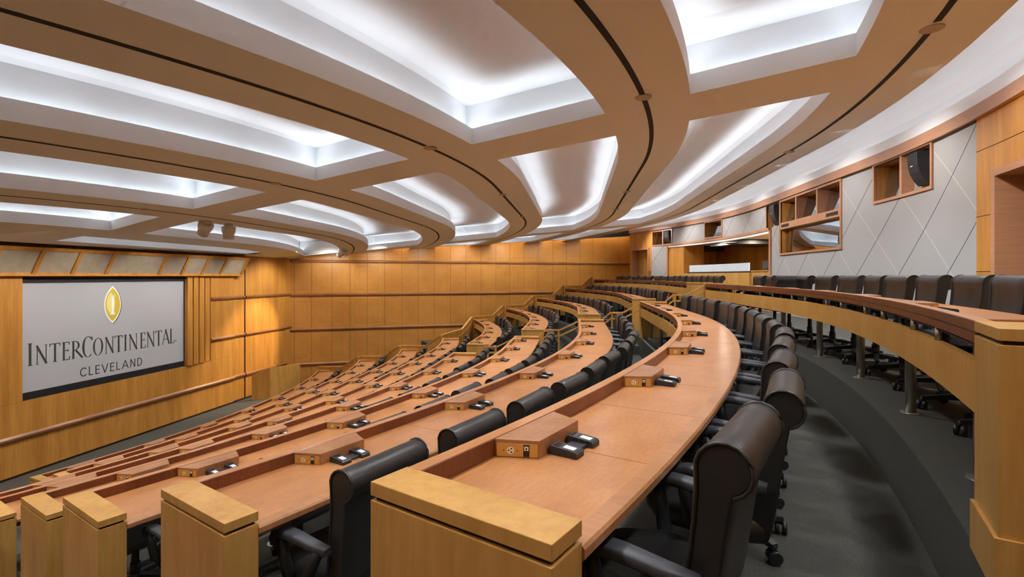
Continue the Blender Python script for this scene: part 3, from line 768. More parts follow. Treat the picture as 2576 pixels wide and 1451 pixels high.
# ------------------------------------------------------------------ far side wall
FN = math.hypot(1, .453)
def FW(a, d, z): return (-(13.52 - a / FN) + d * .453 / FN, 8.76 + .453 * a / FN - d / FN, z)
LEN = (13.52 + 1.75) * FN
m_ = MB(); m_.hexa([FW(-1.0, -.25, 0), FW(LEN, -.25, 0), FW(LEN, -.02, 0), FW(-1.0, -.02, 0), FW(-1.0, -.25, 7.6), FW(LEN, -.25, 7.6), FW(LEN, -.02, 7.6), FW(-1.0, -.02, 7.6)])
wall_far = struct(m_.obj('wall_far', M['seam']))
seams = [-1.0, 0] + [(13.52 - s) * FN for s in (12.9, 12.13, 11.45, 10.77, 10.08, 9.39, 8.72, 8.04, 7.36, 6.68, 6.01, 5.35, 4.7, 4.03, 3.35, 2.67, 1.99, 1.31, .65, -.01, -.68, -1.3)] + [LEN]
RZ = [.735, 2.235, 3.735, 5.195]
lev = [.0] + RZ + [7.5]
m_ = MB()
for a0, a1 in zip(seams[:-1], seams[1:]):
    for z0, z1 in zip(lev[:-1], lev[1:]):
        a, b_, c, d = a0 + .005, a1 - .005, z0 + .002, z1 - .002
        p = [FW(a, -.02, c), FW(b_, -.02, c), FW(b_, .0, c), FW(a, .0, c), FW(a, -.02, d), FW(b_, -.02, d), FW(b_, .0, d), FW(a, .0, d)]
        uv = {3: (a, d), }
        o = [(a, c), (b_, c), (b_, c), (a, c), (a, d), (b_, d), (b_, d), (a, d)]
        fs = [(3, 2, 1, 0), (4, 5, 6, 7), (0, 1, 5, 4), (1, 2, 6, 5), (2, 3, 7, 6), (3, 0, 4, 7)]
        m_.add(p, fs, 0, False, [[o[i] for i in f] for f in fs])
struct(m_.obj('panelling', M['panel_matched'], wall_far))
for z in RZ:
    m_ = MB(); h, d = .13, .055
    prof = [(.0, z - h / 2), (d * .5, z - h / 2), (d, z - h * .1), (d, z + h * .18), (d * .3, z + h / 2), (.0, z + h / 2)]
    m_.rings([[FW(a, q, zz) for q, zz in prof] for a in (-1.0, LEN)], 0, False); struct(m_.obj('rail', M['rail'], wall_far))

# ------------------------------------------------------------------ rear wall
REAR = Arc(-2.7 * K, 2.0 * K, -16, 16)
def RW(t, d, z):
    x, y = REAR.pt(t, -d); return (x, y, EYE + z)
ZF = FZ[0] - EYE                                        # top tier floor relative to the eye
OPEN = [(-7.3, -5.42, ZF, 1.15), (-3.91, -2.34, 1.29, 1.95), (-1.18, 1.78, .55, 1.89), (1.83, 2.72, 1.29, 1.90), (2.50, 9.40, ZF, 1.21),
        (5.96, 7.04, 1.36, 1.93), (9.18, 10.34, 1.30, 1.88), (10.64, 11.58, ZF, 1.13)]
TB = sorted({-13.5, -4.96, 10.42, 11.75} | {q for o in OPEN for q in o[:2]}); ZB = sorted({ZF - .02, 1.92} | {q for o in OPEN for q in o[2:]})
m_ = MB()
for t0, t1 in zip(TB[:-1], TB[1:]):
    for z0, z1 in zip(ZB[:-1], ZB[1:]):
        tm, zm = (t0 + t1) / 2, (z0 + z1) / 2
        if any(o[0] < tm < o[1] and o[2] < zm < o[3] for o in OPEN): continue
        mi = 0 if -4.96 < tm < 10.42 else 1
        tt = trange(t0, t1, .3)
        for a, b_ in zip(tt[:-1], tt[1:]):
            m_.add([RW(a, 0, z0), RW(b_, 0, z0), RW(b_, 0, z1), RW(a, 0, z1)], [(0, 1, 2, 3)], mi, False, [[(a, z0), (b_, z0), (b_, z1), (a, z1)]])
wall_rear = struct(m_.obj('wall_rear', [M['fabric'], M['panel']]))
def rwbox(m_, t0, t1, d0, d1, z0, z1, mi=0, step=.35):
    tt = trange(t0, t1, step)
    m_.rings([[RW(t, d0, z0), RW(t, d1, z0), RW(t, d1, z1), RW(t, d0, z1)] for t in tt], mi, False)
m_ = MB(); rwbox(m_, -13.5, 11.75, -.10, .07, 1.915, 2.07); rwbox(m_, -13.5, 11.75, -.10, .045, 2.07, 2.09); struct(m_.obj('cornice', M['cornice'], wall_rear))
m_ = MB(); rwbox(m_, -4.96, 10.42, -.02, .012, 1.89, 1.915); struct(m_.obj('shadow_gap', M['seam'], wall_rear))
m_ = MB()
for z in (1.52, .72, .05): rwbox(m_, -5.38, -4.96, -.01, .002, z, z + .008)
rwbox(m_, -7.6, -5.0, -.01, .002, 1.52, 1.528); struct(m_.obj('joint', M['seam'], wall_rear))
m_ = MB(); m_.hexa([RW(11.75, .0, ZF), RW(11.75, .1, ZF), RW(11.75, -4, ZF), RW(11.76, -4, ZF), RW(11.75, 0, 2.6), RW(11.75, .1, 2.6), RW(11.75, -4, 2.6), RW(11.76, -4, 2.6)])
m_ = MB()
q0, q1 = RW(11.75, 0, 0), FW(LEN - .3, .0, 0)
m_.hexa([(q0[0], q0[1], FZ[0]), (q0[0] + .08, q0[1], FZ[0]), (q1[0] + .08, q1[1], FZ[0]), (q1[0], q1[1], FZ[0]), (q0[0], q0[1], 6.9), (q0[0] + .08, q0[1], 6.9), (q1[0] + .08, q1[1], 6.9), (q1[0], q1[1], 6.9)])
struct(m_.obj('wall_return', M['panel']))

def reveal(t0, t1, z0, z1, depth, mats, parent, bottom=True):
    m_ = MB(); tt = trange(t0, t1, .3)
    for a, b_ in zip(tt[:-1], tt[1:]):
        m_.add([RW(a, 0, z1), RW(b_, 0, z1), RW(b_, -depth, z1), RW(a, -depth, z1)], [(0, 1, 2, 3)])
        if bottom: m_.add([RW(a, 0, z0), RW(b_, 0, z0), RW(b_, -depth, z0), RW(a, -depth, z0)], [(0, 1, 2, 3)])
    for t in (t0, t1): m_.add([RW(t, 0, z0), RW(t, -depth, z0), RW(t, -depth, z1), RW(t, 0, z1)], [(0, 1, 2, 3)])
    return struct(m_.obj('reveal', mats, parent))
def casing(t0, t1, z0, z1, parent, w=.045, d=.03, bottom=True, name='casing'):
    m_ = MB(); rwbox(m_, t0 - w, t0, -.02, d, z0 - (w if bottom else 0), z1 + w); rwbox(m_, t1, t1 + w, -.02, d, z0 - (w if bottom else 0), z1 + w)
    rwbox(m_, t0, t1, -.02, d, z1, z1 + w)
    if bottom: rwbox(m_, t0, t1, -.02, d, z0 - w, z0)
    return struct(m_.obj(name, M['cornice'], parent))
def dark_room(t0, t1, z0, z1, d0, d1, parent):
    m_ = MB(); m_.add([RW(t0, -d0, z0), RW(t1, -d0, z0), RW(t1, -d0, z1), RW(t0, -d0, z1), RW(t0, -d1, z0), RW(t1, -d1, z0), RW(t1, -d1, z1), RW(t0, -d1, z1)],
                      [(4, 5, 6, 7), (0, 1, 5, 4), (3, 2, 6, 7), (0, 3, 7, 4), (1, 2, 6, 5)])
    return struct(m_.obj('room_behind', M['room'], parent))
def pane(t0, t1, z0, z1, d, parent, tilt=-.02):
    m_ = MB(); m_.hexa([RW(t0, -d, z0), RW(t1, -d, z0), RW(t1, -d - .012, z0), RW(t0, -d - .012, z0), RW(t0, -d + tilt, z1), RW(t1, -d + tilt, z1), RW(t1, -d - .012 + tilt, z1), RW(t0, -d - .012 + tilt, z1)])
    return struct(m_.obj('pane', M['glass'], parent))
def window(n, t0, t1, z0, z1, mull, panes, rails=(), bottom=True):
    m_ = MB()
    for a in mull: rwbox(m_, a - .03, a + .03, -.30, .02, z0, z1)
    for za, zb in rails: rwbox(m_, t0, t1, -.30, .022, za, zb)
    if not mull and not rails: rwbox(m_, t0, t1, -.31, -.27, z0, z0 + .03)
    w = struct(m_.obj('window_%d' % n, M['cornice']))
    reveal(t0, t1, z0, z1, .34, M['panel'], w); casing(t0, t1, z0, z1, w, bottom=bottom)
    for a, b_, c, d in panes: pane(a, b_, c, d, .12, w, -.02 if c < 1 else -.11)
    dark_room(t0 - .3, t1 + .3, z0 - .3, z1 + .3, .36, 2.2, w)
    return w
w1 = window(1, -3.91, -2.34, 1.29, 1.90, (-3.10,), [(-3.07, -2.34, 1.29, 1.90)])
m_ = MB(); rwbox(m_, -3.91, -3.13, -.20, -.16, 1.29, 1.90); struct(m_.obj('speaker_backing', M['fabric_plain'], w1))
w2 = window(2, -1.18, 1.78, .57, 1.86, (), [(-1.18, 1.78, .57, 1.17), (-1.18, 1.78, 1.33, 1.86)], ((1.17, 1.33),))
m_ = MB()
for a in (-.20, .86): rwbox(m_, a - .03, a + .03, -.30, .02, 1.33, 1.86)
struct(m_.obj('mullion', M['cornice'], w2))
m_ = MB(); rwbox(m_, -1.10, -.62, .02, .028, 1.215, 1.285); rwbox(m_, 1.25, 1.70, .02, .028, 1.215, 1.285); struct(m_.obj('grille', M['seam'], w2))
w3 = window(3, 5.96, 7.04, 1.36, 1.88, (), [(5.96, 7.04, 1.36, 1.88)])
w4 = window(4, 9.18, 10.34, 1.30, 1.84, (9.72,), [(9.75, 10.34, 1.30, 1.84)])
m_ = MB(); rwbox(m_, 9.18, 9.69, -.20, -.16, 1.30, 1.84); struct(m_.obj('speaker_backing', M['fabric_plain'], w4))
m_ = MB(); rwbox(m_, 1.83, 2.72, -.20, -.16, 1.29, 1.90); w5 = struct(m_.obj('window_5', M['fabric_plain']))
reveal(1.83, 2.72, 1.29, 1.90, .20, M['panel'], w5); m_ = MB(); rwbox(m_, 2.72, 2.765, -.02, .03, 1.24, 1.90); struct(m_.obj('casing', M['cornice'], w5))

def loudspeaker(t, z0, z1, wd, label):
    r = thing('loudspeaker', label, 'loudspeaker', RW(t, -.05, z0)); H = z1 - z0
    prof = [(-.15, z1), (.055, z1), (.062, z1 - H * .2), (.052, z1 - H * .42), (.028, z1 - H * .62), (-.02, z1 - H * .82), (-.085, z0), (-.15, z0)]
    m_ = MB(); m_.rings([[RW(t + q, d, z) for d, z in prof] for q in (-wd / 2, wd / 2)], 0, False); m_.obj('cabinet', M['speaker'], r, bevel=.006)
    m_ = MB(); m_.add([RW(t + q, .067, z) for q, z in ((-.03, z1 - H * .43), (.03, z1 - H * .43), (.03, z1 - H * .40), (-.03, z1 - H * .40))], [(0, 1, 2, 3)]); m_.obj('badge', M['jack'], r)
loudspeaker(-3.50, 1.37, 1.86, .26, 'black curved loudspeaker in the wall recess nearest the open doorway')
loudspeaker(2.25, 1.33, 1.86, .30, 'black curved loudspeaker beside the three upper control room windows')
loudspeaker(9.46, 1.33, 1.82, .30, 'black curved loudspeaker in the recess above the far end of the top row')

# doorways
m_ = MB(); rwbox(m_, -5.42, -5.34, -.85, .035, ZF, 1.15 + .08); rwbox(m_, -7.38, -7.3, -.85, .035, ZF, 1.15 + .08); rwbox(m_, -7.3, -5.42, -.85, .035, 1.15, 1.23)
d1 = struct(m_.obj('door_1', M['cornice']))
m_ = MB(); rwbox(m_, -7.3, -5.42, -.90, -.85, ZF, 1.15); struct(m_.obj('door_leaf', M['panel'], d1))
m_ = MB(); rwbox(m_, 11.58, 11.66, -.35, .04, ZF, 1.21); rwbox(m_, 10.56, 10.64, -.35, .04, ZF, 1.21); rwbox(m_, 10.64, 11.58, -.35, .04, 1.13, 1.21)
d2 = struct(m_.obj('door_2', M['cornice']))
m_ = MB(); rwbox(m_, 10.64, 11.58, -.40, -.35, ZF, 1.13); struct(m_.obj('door_leaf', M['maple'], d2))
m_ = MB(); rwbox(m_, 10.70, 10.78, -.35, -.30, .05, .17); rwbox(m_, 10.48, 10.60, .0, .05, -.02, .22); struct(m_.obj('door_plate', M['rail'], d2))

# interpreters' booth set into the wall
m_ = MB(); BD = 2.3
m_.add([RW(9.40, 0, ZF), RW(9.40, -BD, ZF), RW(9.40, -BD, 1.21), RW(9.40, 0, 1.21)], [(0, 1, 2, 3)])
m_.add([RW(2.50, 0, ZF), RW(2.50, -BD, ZF), RW(2.50, -BD, 1.21), RW(2.50, 0, 1.21)], [(0, 1, 2, 3)])
for a, b_ in zip(trange(2.5, 9.4, .4)[:-1], trange(2.5, 9.4, .4)[1:]):
    m_.add([RW(a, -BD, ZF), RW(b_, -BD, ZF), RW(b_, -BD, 1.21), RW(a, -BD, 1.21)], [(0, 1, 2, 3)])
rwbox(m_, 8.45, 9.40, -.9, -.02, ZF, 1.205)
booth = struct(m_.obj('wall_booth', M['panel']))
m_ = MB()
for a, b_ in zip(trange(2.5, 9.4, .4)[:-1], trange(2.5, 9.4, .4)[1:]):
    m_.add([RW(a, 0, 1.212), RW(b_, 0, 1.212), RW(b_, -BD, 1.212), RW(a, -BD, 1.212)], [(0, 1, 2, 3)])
struct(m_.obj('booth_ceiling', M['white'], booth))
m_ = MB(); rwbox(m_, 2.42, 9.48, -.03, .045, 1.215, 1.29); rwbox(m_, 2.40, 2.50, -.12, .045, ZF, 1.29); rwbox(m_, 9.40, 9.49, -.03, .03, ZF, 1.22); struct(m_.obj('casing', M['cornice'], booth))
m_ = MB(); rwbox(m_, 2.52, 9.38, -.10, .02, 1.145, 1.212); struct(m_.obj('light_shelf', M['white'], booth))
bc = thing('booth_counter', 'maple counter with a row of frosted glass panels inside the rear wall booth', 'counter', RW(6, -.4, ZF))
m_ = MB(); rwbox(m_, 4.15, 8.45, -.75, -.03, ZF, .10); rwbox(m_, 2.52, 4.15, -.75, -.10, ZF, .13); m_.obj('body', M['maple'], bc)
m_ = MB(); rwbox(m_, 4.25, 8.3, -.70, -.06, .10, .145); m_.obj('plinth', M['seam'], bc)
e = [8.16, 7.42, 6.62, 5.83, 5.05, 4.2]
for a, b_ in zip(e[1:], e[:-1]):
    m_ = MB(); rwbox(m_, a + .006, b_ - .006, -.08, -.055, .15, .40); m_.obj('glass_panel', M['frost'], bc)
m_ = MB(); rwbox(m_, 2.52, 4.15, -.78, -.08, .13, .16); m_.obj('counter_top', M['maple'], bc)
for t, lb in ((3.95, 'black monitor on the booth counter beside the frosted panels'), (2.75, 'black monitor at the right end of the booth counter')):
    mo = thing('monitor', lb, 'monitor', RW(t, -.45, .162))
    m_ = MB(); rwbox(m_, t - .24, t + .24, -.48, -.44, .23, .45); m_.obj('display_housing', M['plastic'], mo)
    m_ = MB(); rwbox(m_, t - .04, t + .04, -.49, -.45, .163, .25); rwbox(m_, t - .13, t + .13, -.56, -.36, .1615, .172); m_.obj('stand', M['plastic'], mo)

# side wall on the camera's side
m_ = MB(); a, b_ = (-16.0, -8.2), (4.5, -16.6)
m_.hexa([(a[0], a[1], 0), (b_[0], b_[1], 0), (b_[0] - .1, b_[1] - .25, 0), (a[0] - .1, a[1] - .25, 0), (a[0], a[1], 7.6), (b_[0], b_[1], 7.6), (b_[0] - .1, b_[1] - .25, 7.6), (a[0] - .1, a[1] - .25, 7.6)])
struct(m_.obj('wall_near', M['panel']))

def lamp(kind, name, loc, power, col, aim=None, **kw):
    l = D.lights.new(name, kind); l.energy = power; l.color = col
    for k_, v in kw.items(): setattr(l, k_, v)
    o = D.objects.new(name, l); C.objects.link(o); o.location = loc
    if aim: o.rotation_euler = (Vector(aim) - Vector(loc)).to_track_quat('-Z', 'Y').to_euler()
    return o
# ------------------------------------------------------------------ ceiling: concentric ribs, radial ribs, lit coffers between
RIB = [Arc(b_ * K, l * K, -17, 20) for b_, l in ((-1.5, 2.6), (.30, 2.5), (2.28, 1.95), (4.45, 1.55), (6.80, 1.05), (8.98, 1.5))]
HW = [h * K for h in (.35, .34, .385, .44, .41, .32)]
def ZC(x):
    s = -x / K; return EYE + K * (1.443 - .0771 * s - .010 * max(0, s - 6.8) ** 2)
def rp(i, t, o): x, y = RIB[i].pt(t, o); return (x, y, ZC(x))
N1 = lambda s: (-4.86 + .3956 * s / K) * K
N2 = lambda s: (-4.04 + .376 * s / K) * K
F1 = lambda s: (6.1 + .10 * s / K) * K
F2 = lambda s: (6.75 + .10 * s / K) * K
W0 = lambda s: -15.2 + .42 * s
WF = lambda s: 8.76 - .453 * (s - 13.52) - .75
def hit(i, o, line):
    """parameter where rib edge i (offset o) crosses a radial line"""
    t = line(RIB[i].b)
    for _ in range(60):
        x, y = RIB[i].pt(t, o); t += (line(-x) - y) * .7
    return t
m_ = MB(); TT = trange(-15, 14.5, .25)
for i in range(6):
    for a, b_ in zip(TT[:-1], TT[1:]): m_.add([rp(i, a, -HW[i]), rp(i, b_, -HW[i]), rp(i, b_, HW[i]), rp(i, a, HW[i])], [(0, 1, 2, 3)])
def inner_edges(i): return (i, -HW[i]), (i + 1, HW[i + 1])            # towards the stage of rib i, towards the rear of rib i+1
coffers = []
for i in range(5):
    (ia, oa), (ib, ob) = inner_edges(i)
    for la, lb in ((N1, N2), (F1, F2)):
        qa = trange(hit(ia, oa, la), hit(ia, oa, lb), 9); na = 6
        ra = [rp(ia, qa[0] + (qa[-1] - qa[0]) * j / na, oa + .002) for j in range(na + 1)]; h0, h1 = hit(ib, ob, la), hit(ib, ob, lb)
        rb = [rp(ib, h0 + (h1 - h0) * j / na, ob - .002) for j in range(na + 1)]
        for j in range(na): m_.add([ra[j], ra[j + 1], rb[j + 1], rb[j]], [(0, 1, 2, 3)])
    for la, lb in ((W0, N1), (N2, F1), (F2, WF)):
        A = [rp(ia, t, oa) for t in trange(hit(ia, oa, la), hit(ia, oa, lb), .3)]; B = [rp(ib, t, ob) for t in trange(hit(ib, ob, la), hit(ib, ob, lb), .3)]
        coffers.append(A + B[::-1])
# strip in front of the last rib, with one wedge-shaped coffer
XF = -10.15 * K
ta, tb = -1.3 * K, 4.0 * K
A = [rp(5, t, -HW[5]) for t in trange(ta, tb, .3)]; Bx = -9.82 * K
coffers.append([p for p in A if p[0] > Bx + .03] + [(Bx, A[-1][1] - .2, ZC(Bx)), (Bx, ta - .35 * K, ZC(Bx))])
for a, b_ in zip(TT[:-1], TT[1:]):
    pa, pb = rp(5, a, -HW[5]), rp(5, b_, -HW[5])
    inside = ta - .02 < a and b_ < tb + .3
    x1 = Bx if inside else None
    if inside:
        m_.add([(Bx, pa[1], ZC(Bx)), (Bx, pb[1], ZC(Bx)), (XF, pb[1], ZC(XF)), (XF, pa[1], ZC(XF))], [(0, 1, 2, 3)])
    elif pa[0] > XF: m_.add([pa, pb, (XF, pb[1], ZC(XF)), (XF, pa[1], ZC(XF))], [(0, 1, 2, 3)])
pa = rp(5, ta, -HW[5]); m_.add([pa, (Bx, pa[1], ZC(Bx)), (Bx, ta - .35 * K, ZC(Bx))], [(0, 1, 2)])
m_.add([(XF, -16, ZC(XF)), (XF, 13, ZC(XF)), (XF, 13, ZC(XF) + .06), (XF, -16, ZC(XF) + .06)], [(0, 1, 2, 3)])
m_.add([(XF, -16, ZC(XF) + .06), (XF, 13, ZC(XF) + .06), (-14.6, 13, ZC(XF) + .3), (-14.6, -16, ZC(XF) + .3)], [(0, 1, 2, 3)])
ceiling = struct(m_.obj('ceiling', M['ceiling']))

def outward(poly, d):
    """offset a closed plan polygon outwards by d (mitred)"""
    n = len(poly); area = sum(poly[i][0] * poly[(i + 1) % n][1] - poly[(i + 1) % n][0] * poly[i][1] for i in range(n)); sg = 1 if area > 0 else -1
    out = []
    for i in range(n):
        p, q, r = Vector(poly[i - 1][:2]), Vector(poly[i][:2]), Vector(poly[(i + 1) % n][:2])
        u, v = (q - p).normalized(), (r - q).normalized(); n1, n2 = Vector((u.y, -u.x)) * sg, Vector((v.y, -v.x)) * sg
        b_ = (n1 + n2); b_ = b_ / max(.35, b_.dot(n1)) if b_.length > 1e-4 else n1
        out.append((q.x + b_.x * d, q.y + b_.y * d))
    return out
def coffer(poly):
    base = [p for j, p in enumerate(poly) if (Vector(p) - Vector(poly[j - 1])).length > .04]
    n = len(base); z = [p[2] for p in base]
    def ring(d, h): return [(x, y, zz + h) for (x, y), zz in zip(outward(base, d), z)]
    m_ = MB()
    prof = [(0, 0), (0, .21), (.022, .212), (.024, .07), (.16, .07), (.16, .575)]
    m_.rings([ring(d, h) for d, h in prof], 0, False, caps=False)
    cx = sum(p[0] for p in base) / n; cy = sum(p[1] for p in base) / n
    # vault: strips across between the two long sides
    top = ring(.16, .575); o = len(m_.v)
    mid = [(x + (cx - x) * .12, y + (cy - y) * .12, zz + .03) for x, y, zz in top]
    m_.rings([top, mid], 0, True, caps=False)
    h = n // 2
    for j in range(h):
        a, b_, c, d = mid[j], mid[(j + 1) % n], mid[(n - 2 - j) % n], mid[(n - 1 - j) % n]
        if len({tuple(q) for q in (a, b_, c, d)}) == 4: m_.add([a, b_, c, d], [(0, 1, 2, 3)])
        elif len({tuple(q) for q in (a, b_, c, d)}) == 3:
            m_.add(list(dict.fromkeys([tuple(a), tuple(b_), tuple(c), tuple(d)])), [(0, 1, 2)])
    cf = struct(m_.obj('coffer', M['white'], ceiling))
    m_ = MB(); m_.rings([ring(.045, .078), ring(.156, .125)], 0, False, caps=False); m_.obj('cove_light', M['led'], cf)
    # linear lamps in the trough, aimed up across the vault
    loop = ring(.095, .13); acc = 0.0; seg = [loop[0]]
    for j in range(1, n + 1):
        q = loop[j % n]; seg.append(q); ln = sum((Vector(seg[a_]) - Vector(seg[a_ - 1])).length for a_ in range(1, len(seg)))
        turn = False
        if j < n:
            d1, d2 = Vector(q) - Vector(loop[j - 1]), Vector(loop[(j + 1) % n]) - Vector(q); turn = d1.length > 1e-5 and d2.length > 1e-5 and d1.angle(d2) > .5
        if ln > 1.3 or turn or j == n:
            a_, b_ = Vector(seg[0]), Vector(seg[-1]); L_ = (b_ - a_).length
            if L_ > .12:
                mid_ = (a_ + b_) / 2; ax = (b_ - a_).normalized(); inn = Vector((-ax.y, ax.x, 0)); 
                if inn.dot(Vector((cx, cy, mid_.z)) - mid_) < 0: inn = -inn
                dr = (inn * .62 + Vector((0, 0, .78))).normalized(); zz_ = -dr; yy_ = zz_.cross(ax).normalized(); xx_ = yy_.cross(zz_).normalized()
                o = lamp('AREA', 'cove_tube', mid_, LIGHT['cofw'] * L_, (.84, .92, 1.0), None, shape='RECTANGLE', size=L_ * .94, size_y=.05, spread=2.0)
                o.matrix_world = Matrix(((xx_.x, yy_.x, zz_.x, mid_.x), (xx_.y, yy_.y, zz_.y, mid_.y), (xx_.z, yy_.z, zz_.z, mid_.z), (0, 0, 0, 1)))
            seg = [q]
for p in coffers: coffer(p)

# dark track slots with pale discs
SLOT_DISC = {0: [-5.47, -2.1], 1: [-4.82, -.1, 2.2], 2: [-4.05, -1.0, 2.0], 3: [-3.28, 2.0], 4: [-2.6]}
for i in range(5):
    gaps = [q * K for q in SLOT_DISC.get(i, [])]; m_ = MB()
    for a, b_ in zip(TT[:-1], TT[1:]):
        n_ = 5; 
        for j in range(n_):
            c0, c1 = a + (b_ - a) * j / n_, a + (b_ - a) * (j + 1) / n_
            if any(abs((c0 + c1) / 2 - g) < .10 for g in gaps): continue
            p = [rp(i, c0, -.028), rp(i, c1, -.028), rp(i, c1, .028), rp(i, c0, .028)]
            m_.add([(x, y, z - .003) for x, y, z in p], [(0, 1, 2, 3)])
    struct(m_.obj('track_slot', M['slot'], ceiling))
RIBN = ['rearmost', 'second', 'third', 'fourth', 'fifth']
for i, gs in SLOT_DISC.items():
    for j, g in enumerate(gs):
        x, y, z = rp(i, g * K, 0); m_ = MB(); m_.cyl(x, y, z - .012, z - .001, .085, 24)
        o = m_.obj('ceiling_disc', M['disc'])
        tag(o, f"flat tan disc, {ORD[j]} from the camera end along the {RIBN[i]} ceiling slot", 'ceiling disc', 'discs in the ceiling slots')

# spotlights hung from the fifth rib
def spot(x, y, z, tilt, az, label):
    r = thing('spotlight', label, 'spotlight', (x, y, z)); m_ = MB(); m_.cyl(x, y, z - .06, z - .002, .09, 16); m_.obj('canopy', M['housing'], r)
    m_ = MB(); d = Vector((math.sin(tilt) * math.cos(az), math.sin(tilt) * math.sin(az), -math.cos(tilt))); p = Vector((x, y, z - .05)); u = d.orthogonal().normalized(); v = d.cross(u)
    rings = [[tuple(p + d * q + (u * math.cos(2 * PI * k / 18) + v * math.sin(2 * PI * k / 18)) * rr) for k in range(18)] for q, rr in ((0, .10), (.02, .155), (.10, .15), (.17, .13), (.175, .12), (.30, .115), (.30, .09), (.26, .085))]
    m_.rings(rings, 0, True); m_.obj('lamp_head', M['housing'], r)
for (t, o, tl, az, lb) in ((-1.25, -.30, .75, 2.6, 'white spotlight head turned to the stage, left of the near ceiling pair'), (-.72, -.30, .0, 0, 'white spotlight head pointing straight down, right of the near ceiling pair'),
                           (5.75, -.28, .9, 2.6, 'white spotlight aimed at the stage, left in the far ceiling cluster'), (6.15, -.3, .9, 3.0, 'white spotlight aimed at the stage, middle of the far ceiling cluster'),
                           (6.55, -.22, 1.0, 3.4, 'white spotlight aimed at the stage, right in the far ceiling cluster')):
    x, y, z = rp(4, t * K, o * K); spot(x, y, z, tl, az, lb)

# white cove between the last rib and the rear wall cornice
m_ = MB(); tt = trange(-13.5, 11.8, .3)
def cove(t):
    x0, y0 = RIB[0].pt(t, HW[0]); z0 = ZC(x0)
    a = Vector((x0, y0, z0)); n = RIB[0].nrm(t)
    # matching point on the rear wall
    q = t
    for _ in range(20):
        X, Y = REAR.pt(q); q += ((y0 + n[1] * .9) - Y) * .7
    X, Y = REAR.pt(q); nn = REAR.nrm(q); b_ = Vector((X, Y, EYE + 2.09)); i2 = Vector((nn[0], nn[1], 0)); i1 = Vector((n[0], n[1], 0)); up = Vector((0, 0, 1))
    return [a, a + up * .17, a - i1 * .02 + up * .17, a - i1 * .02 + up * .06, a - i1 * .15 + up * .06, a - i1 * .15 + up * .52, b_ + i2 * .12 + up * .58, b_ + i2 * .16 + up * .40, b_ + i2 * .16 + up * .03, b_ - i2 * .03 + up * .03, b_ - i2 * .03 + up * .17, b_ - i2 * .045 + up * .17, b_ - i2 * .045]
rs = [cove(t) for t in tt]
m_.rings([[tuple(p) for p in r] for r in rs], 0, False, closed=False, caps=False)
rc = struct(m_.obj('rear_cove', M['white'], ceiling))
m_ = MB(); m_.rings([[tuple(r[4] + (r[3] - r[4]) * .06 + Vector((0, 0, .16))), tuple(r[4] + (r[3] - r[4]) * .06 + Vector((0, 0, .03)))] for r in rs], 0, False, closed=False, caps=False)
m_.rings([[tuple(r[8] + (r[9] - r[8]) * .3 + Vector((0, 0, .012))), tuple(r[8] + (r[9] - r[8]) * .45 + Vector((0, 0, .012)))] for r in rs], 0, False, closed=False, caps=False)
m_.obj('cove_light', M['led_rear'], rc)

# slot along the far wall with warm wall-wash strip, closed above
m_ = MB()
far = [FW(a, 0, 0) for a in (-1.0, LEN + .3)]
P0 = [(x, y) for x, y, _ in far]
def wfp(a, d, z): x, y, _ = FW(a, d, 0); return (x, y, z)
for a, b_ in zip(trange(-1, LEN, 1.0)[:-1], trange(-1, LEN, 1.0)[1:]):
    za, zb = ZC(FW(a, .6, 0)[0]), ZC(FW(b_, .6, 0)[0])
    m_.add([wfp(a, .9, za), wfp(b_, .9, zb), wfp(b_, .45, zb), wfp(a, .45, za), wfp(b_, .45, zb + .35), wfp(a, .45, za + .35), wfp(b_, 0, zb + .35), wfp(a, 0, za + .35)],
           [(0, 1, 2, 3), (3, 2, 4, 5), (5, 4, 6, 7)])
fs_ = struct(m_.obj('wall_slot', M['ceiling'], ceiling))
m_ = MB()
for a, b_ in zip(trange(2.3, LEN - .6, 1.0)[:-1], trange(2.3, LEN - .6, 1.0)[1:]):
    za, zb = ZC(FW(a, .6, 0)[0]) + .30, ZC(FW(b_, .6, 0)[0]) + .30
    m_.add([wfp(a, .30, za), wfp(b_, .30, zb), wfp(b_, .40, zb), wfp(a, .40, za)], [(0, 1, 2, 3)])
m_.obj('wash_light', M['led_wash'], fs_)
m_ = MB(); a, b_ = Vector((-14.2, -8.75 + .35, 0)), Vector((3.0, -15.85, 0)); n_ = Vector((.44, .9, 0)).normalized()
p = [(a + n_ * .35), (b_ + n_ * .35), (b_ + n_ * .45), (a + n_ * .45)]
m_.add([(q.x, q.y, ZC(q.x) + .25) for q in p], [(0, 1, 2, 3)]); m_.obj('wash_light', M['led_wash'], fs_)  # unseen strip by the near wall, added for bounce onto the ceiling
# structural deck above everything
m_ = MB(); m_.box(-15.5, 7, -17.5, 18, 7.75, 7.9); struct(m_.obj('roof_deck', M['black']))

# ------------------------------------------------------------------ lamps of the room and added fill lights
lamp('SPOT', 'lectern_spot', rp(4, 6.1 * K, .1)[:2] + (rp(4, 6.1 * K, .1)[2] - .12,), 800, (1, .78, .5), SW(5.9, 0, -3.0), spot_size=.75, spot_blend=.6, shadow_soft_size=.08)
for i, t in enumerate((6.9, 6.1, 5.3)):
    lamp('SPOT', 'booth_downlight', RW(t, -1.75, 1.19), 60, (1, .78, .48), RW(t, -2.1, .2), spot_size=1.5, spot_blend=.7, shadow_soft_size=.04)
for t in (3.6, 5.4, 7.2):
    lamp('AREA', 'booth_fill_light', RW(t, -.9, 1.19), 22, (1, .93, .80), RW(t, -.9, -1), shape='DISK', size=.35)  # area fill added to brighten the booth interior, not fixtures
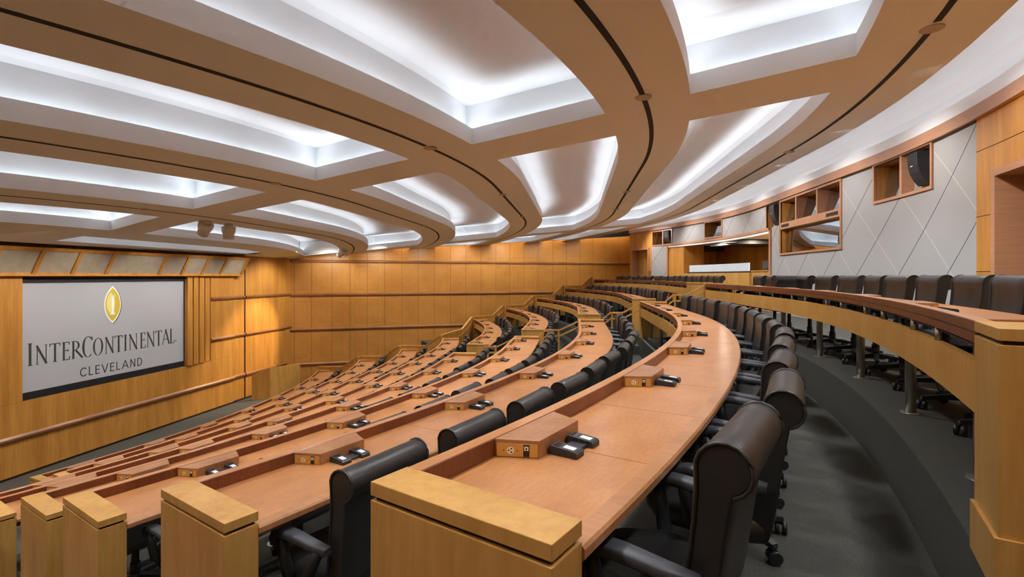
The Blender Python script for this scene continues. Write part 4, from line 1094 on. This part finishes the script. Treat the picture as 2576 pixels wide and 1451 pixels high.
# downlights in the track slots, washing the rows
for i in range(5):
    for t in (-11, -9.5, -8, -6, -4, -2, 0, 2, 4, 6, 8):
        x, y, z = rp(i, t * 1.05 + .5, 0)
        if y > WF(-x) - .5 or y < W0(-x) + .3: continue
        lamp('SPOT', 'track_downlight', (x, y, z - .01), LIGHT.get('down', 28) * (.42 if y < -6 else .80 if y < -2.5 else .62), (.95, .975, 1), (x, y, 0), spot_size=2.1, spot_blend=.8, shadow_soft_size=.12)

for i in range(8):
    t = -6.5 + i * 1.9
    lamp('SPOT', 'stage_fill_light', (-12.0, t, ZC(-12.0) - .02), LIGHT['stage'], (1, .96, .88), SW(t, 0, -2.0), spot_size=1.9, spot_blend=.8, shadow_soft_size=.1)  # fill spots added to brighten the stage wall, no fixtures known there
for i in range(9):
    t = -8.5 + i * 2.3; x, y = RIB[0].pt(t, .2)
    lamp('SPOT', 'rear_fill_light', (x, y, ZC(x) - .02), LIGHT['rear_fill'], (1, .98, .95), RW(t, 0, .7), spot_size=2.2, spot_blend=.8, shadow_soft_size=.1)  # added fill spots that lift the grey rear wall and cornice
for i in range(8):
    a = 1.5 + i * 2.0; x, y, _ = FW(a, 1.7, 0)
    lamp('SPOT', 'far_fill_light', (x, y, ZC(x) - .02), LIGHT['far_fill'], (1, .95, .84), FW(a, 0, 3.6), spot_size=2.2, spot_blend=.8, shadow_soft_size=.1)  # added fill spots brightening the far wall below its strip
w = D.worlds.new('World'); bpy.context.scene.world = w; w.use_nodes = True
w.node_tree.nodes['Background'].inputs[0].default_value = (.9, .95, 1, 1); w.node_tree.nodes['Background'].inputs[1].default_value = LIGHT['world']

# ------------------------------------------------------------------ camera and view
cam = D.cameras.new('Camera'); co = D.objects.new('Camera', cam); C.objects.link(co)
cam.sensor_width = 36; cam.lens = 1290 / 2576 * 36; cam.shift_y = -(725.5 - 694) / 2576; cam.clip_start = .05
co.location = (CAMX, CAMY, EYE); co.rotation_euler = (PI / 2, 0, YAW)
sc = bpy.context.scene; sc.camera = co
sc.view_settings.view_transform = 'Standard'; sc.view_settings.look = 'None'; sc.view_settings.exposure = LIGHT['expo']; sc.view_settings.gamma = 1
sc.view_settings.use_curve_mapping = False
cy = sc.cycles; cy.use_adaptive_sampling = True; cy.adaptive_threshold = .12; cy.adaptive_min_samples = 16; cy.max_bounces = 5; cy.diffuse_bounces = 4; cy.glossy_bounces = 3; cy.transmission_bounces = 4; cy.transparent_max_bounces = 8
cy.sample_clamp_indirect = 6; cy.caustics_reflective = False; cy.caustics_refractive = False; cy.use_denoising = True
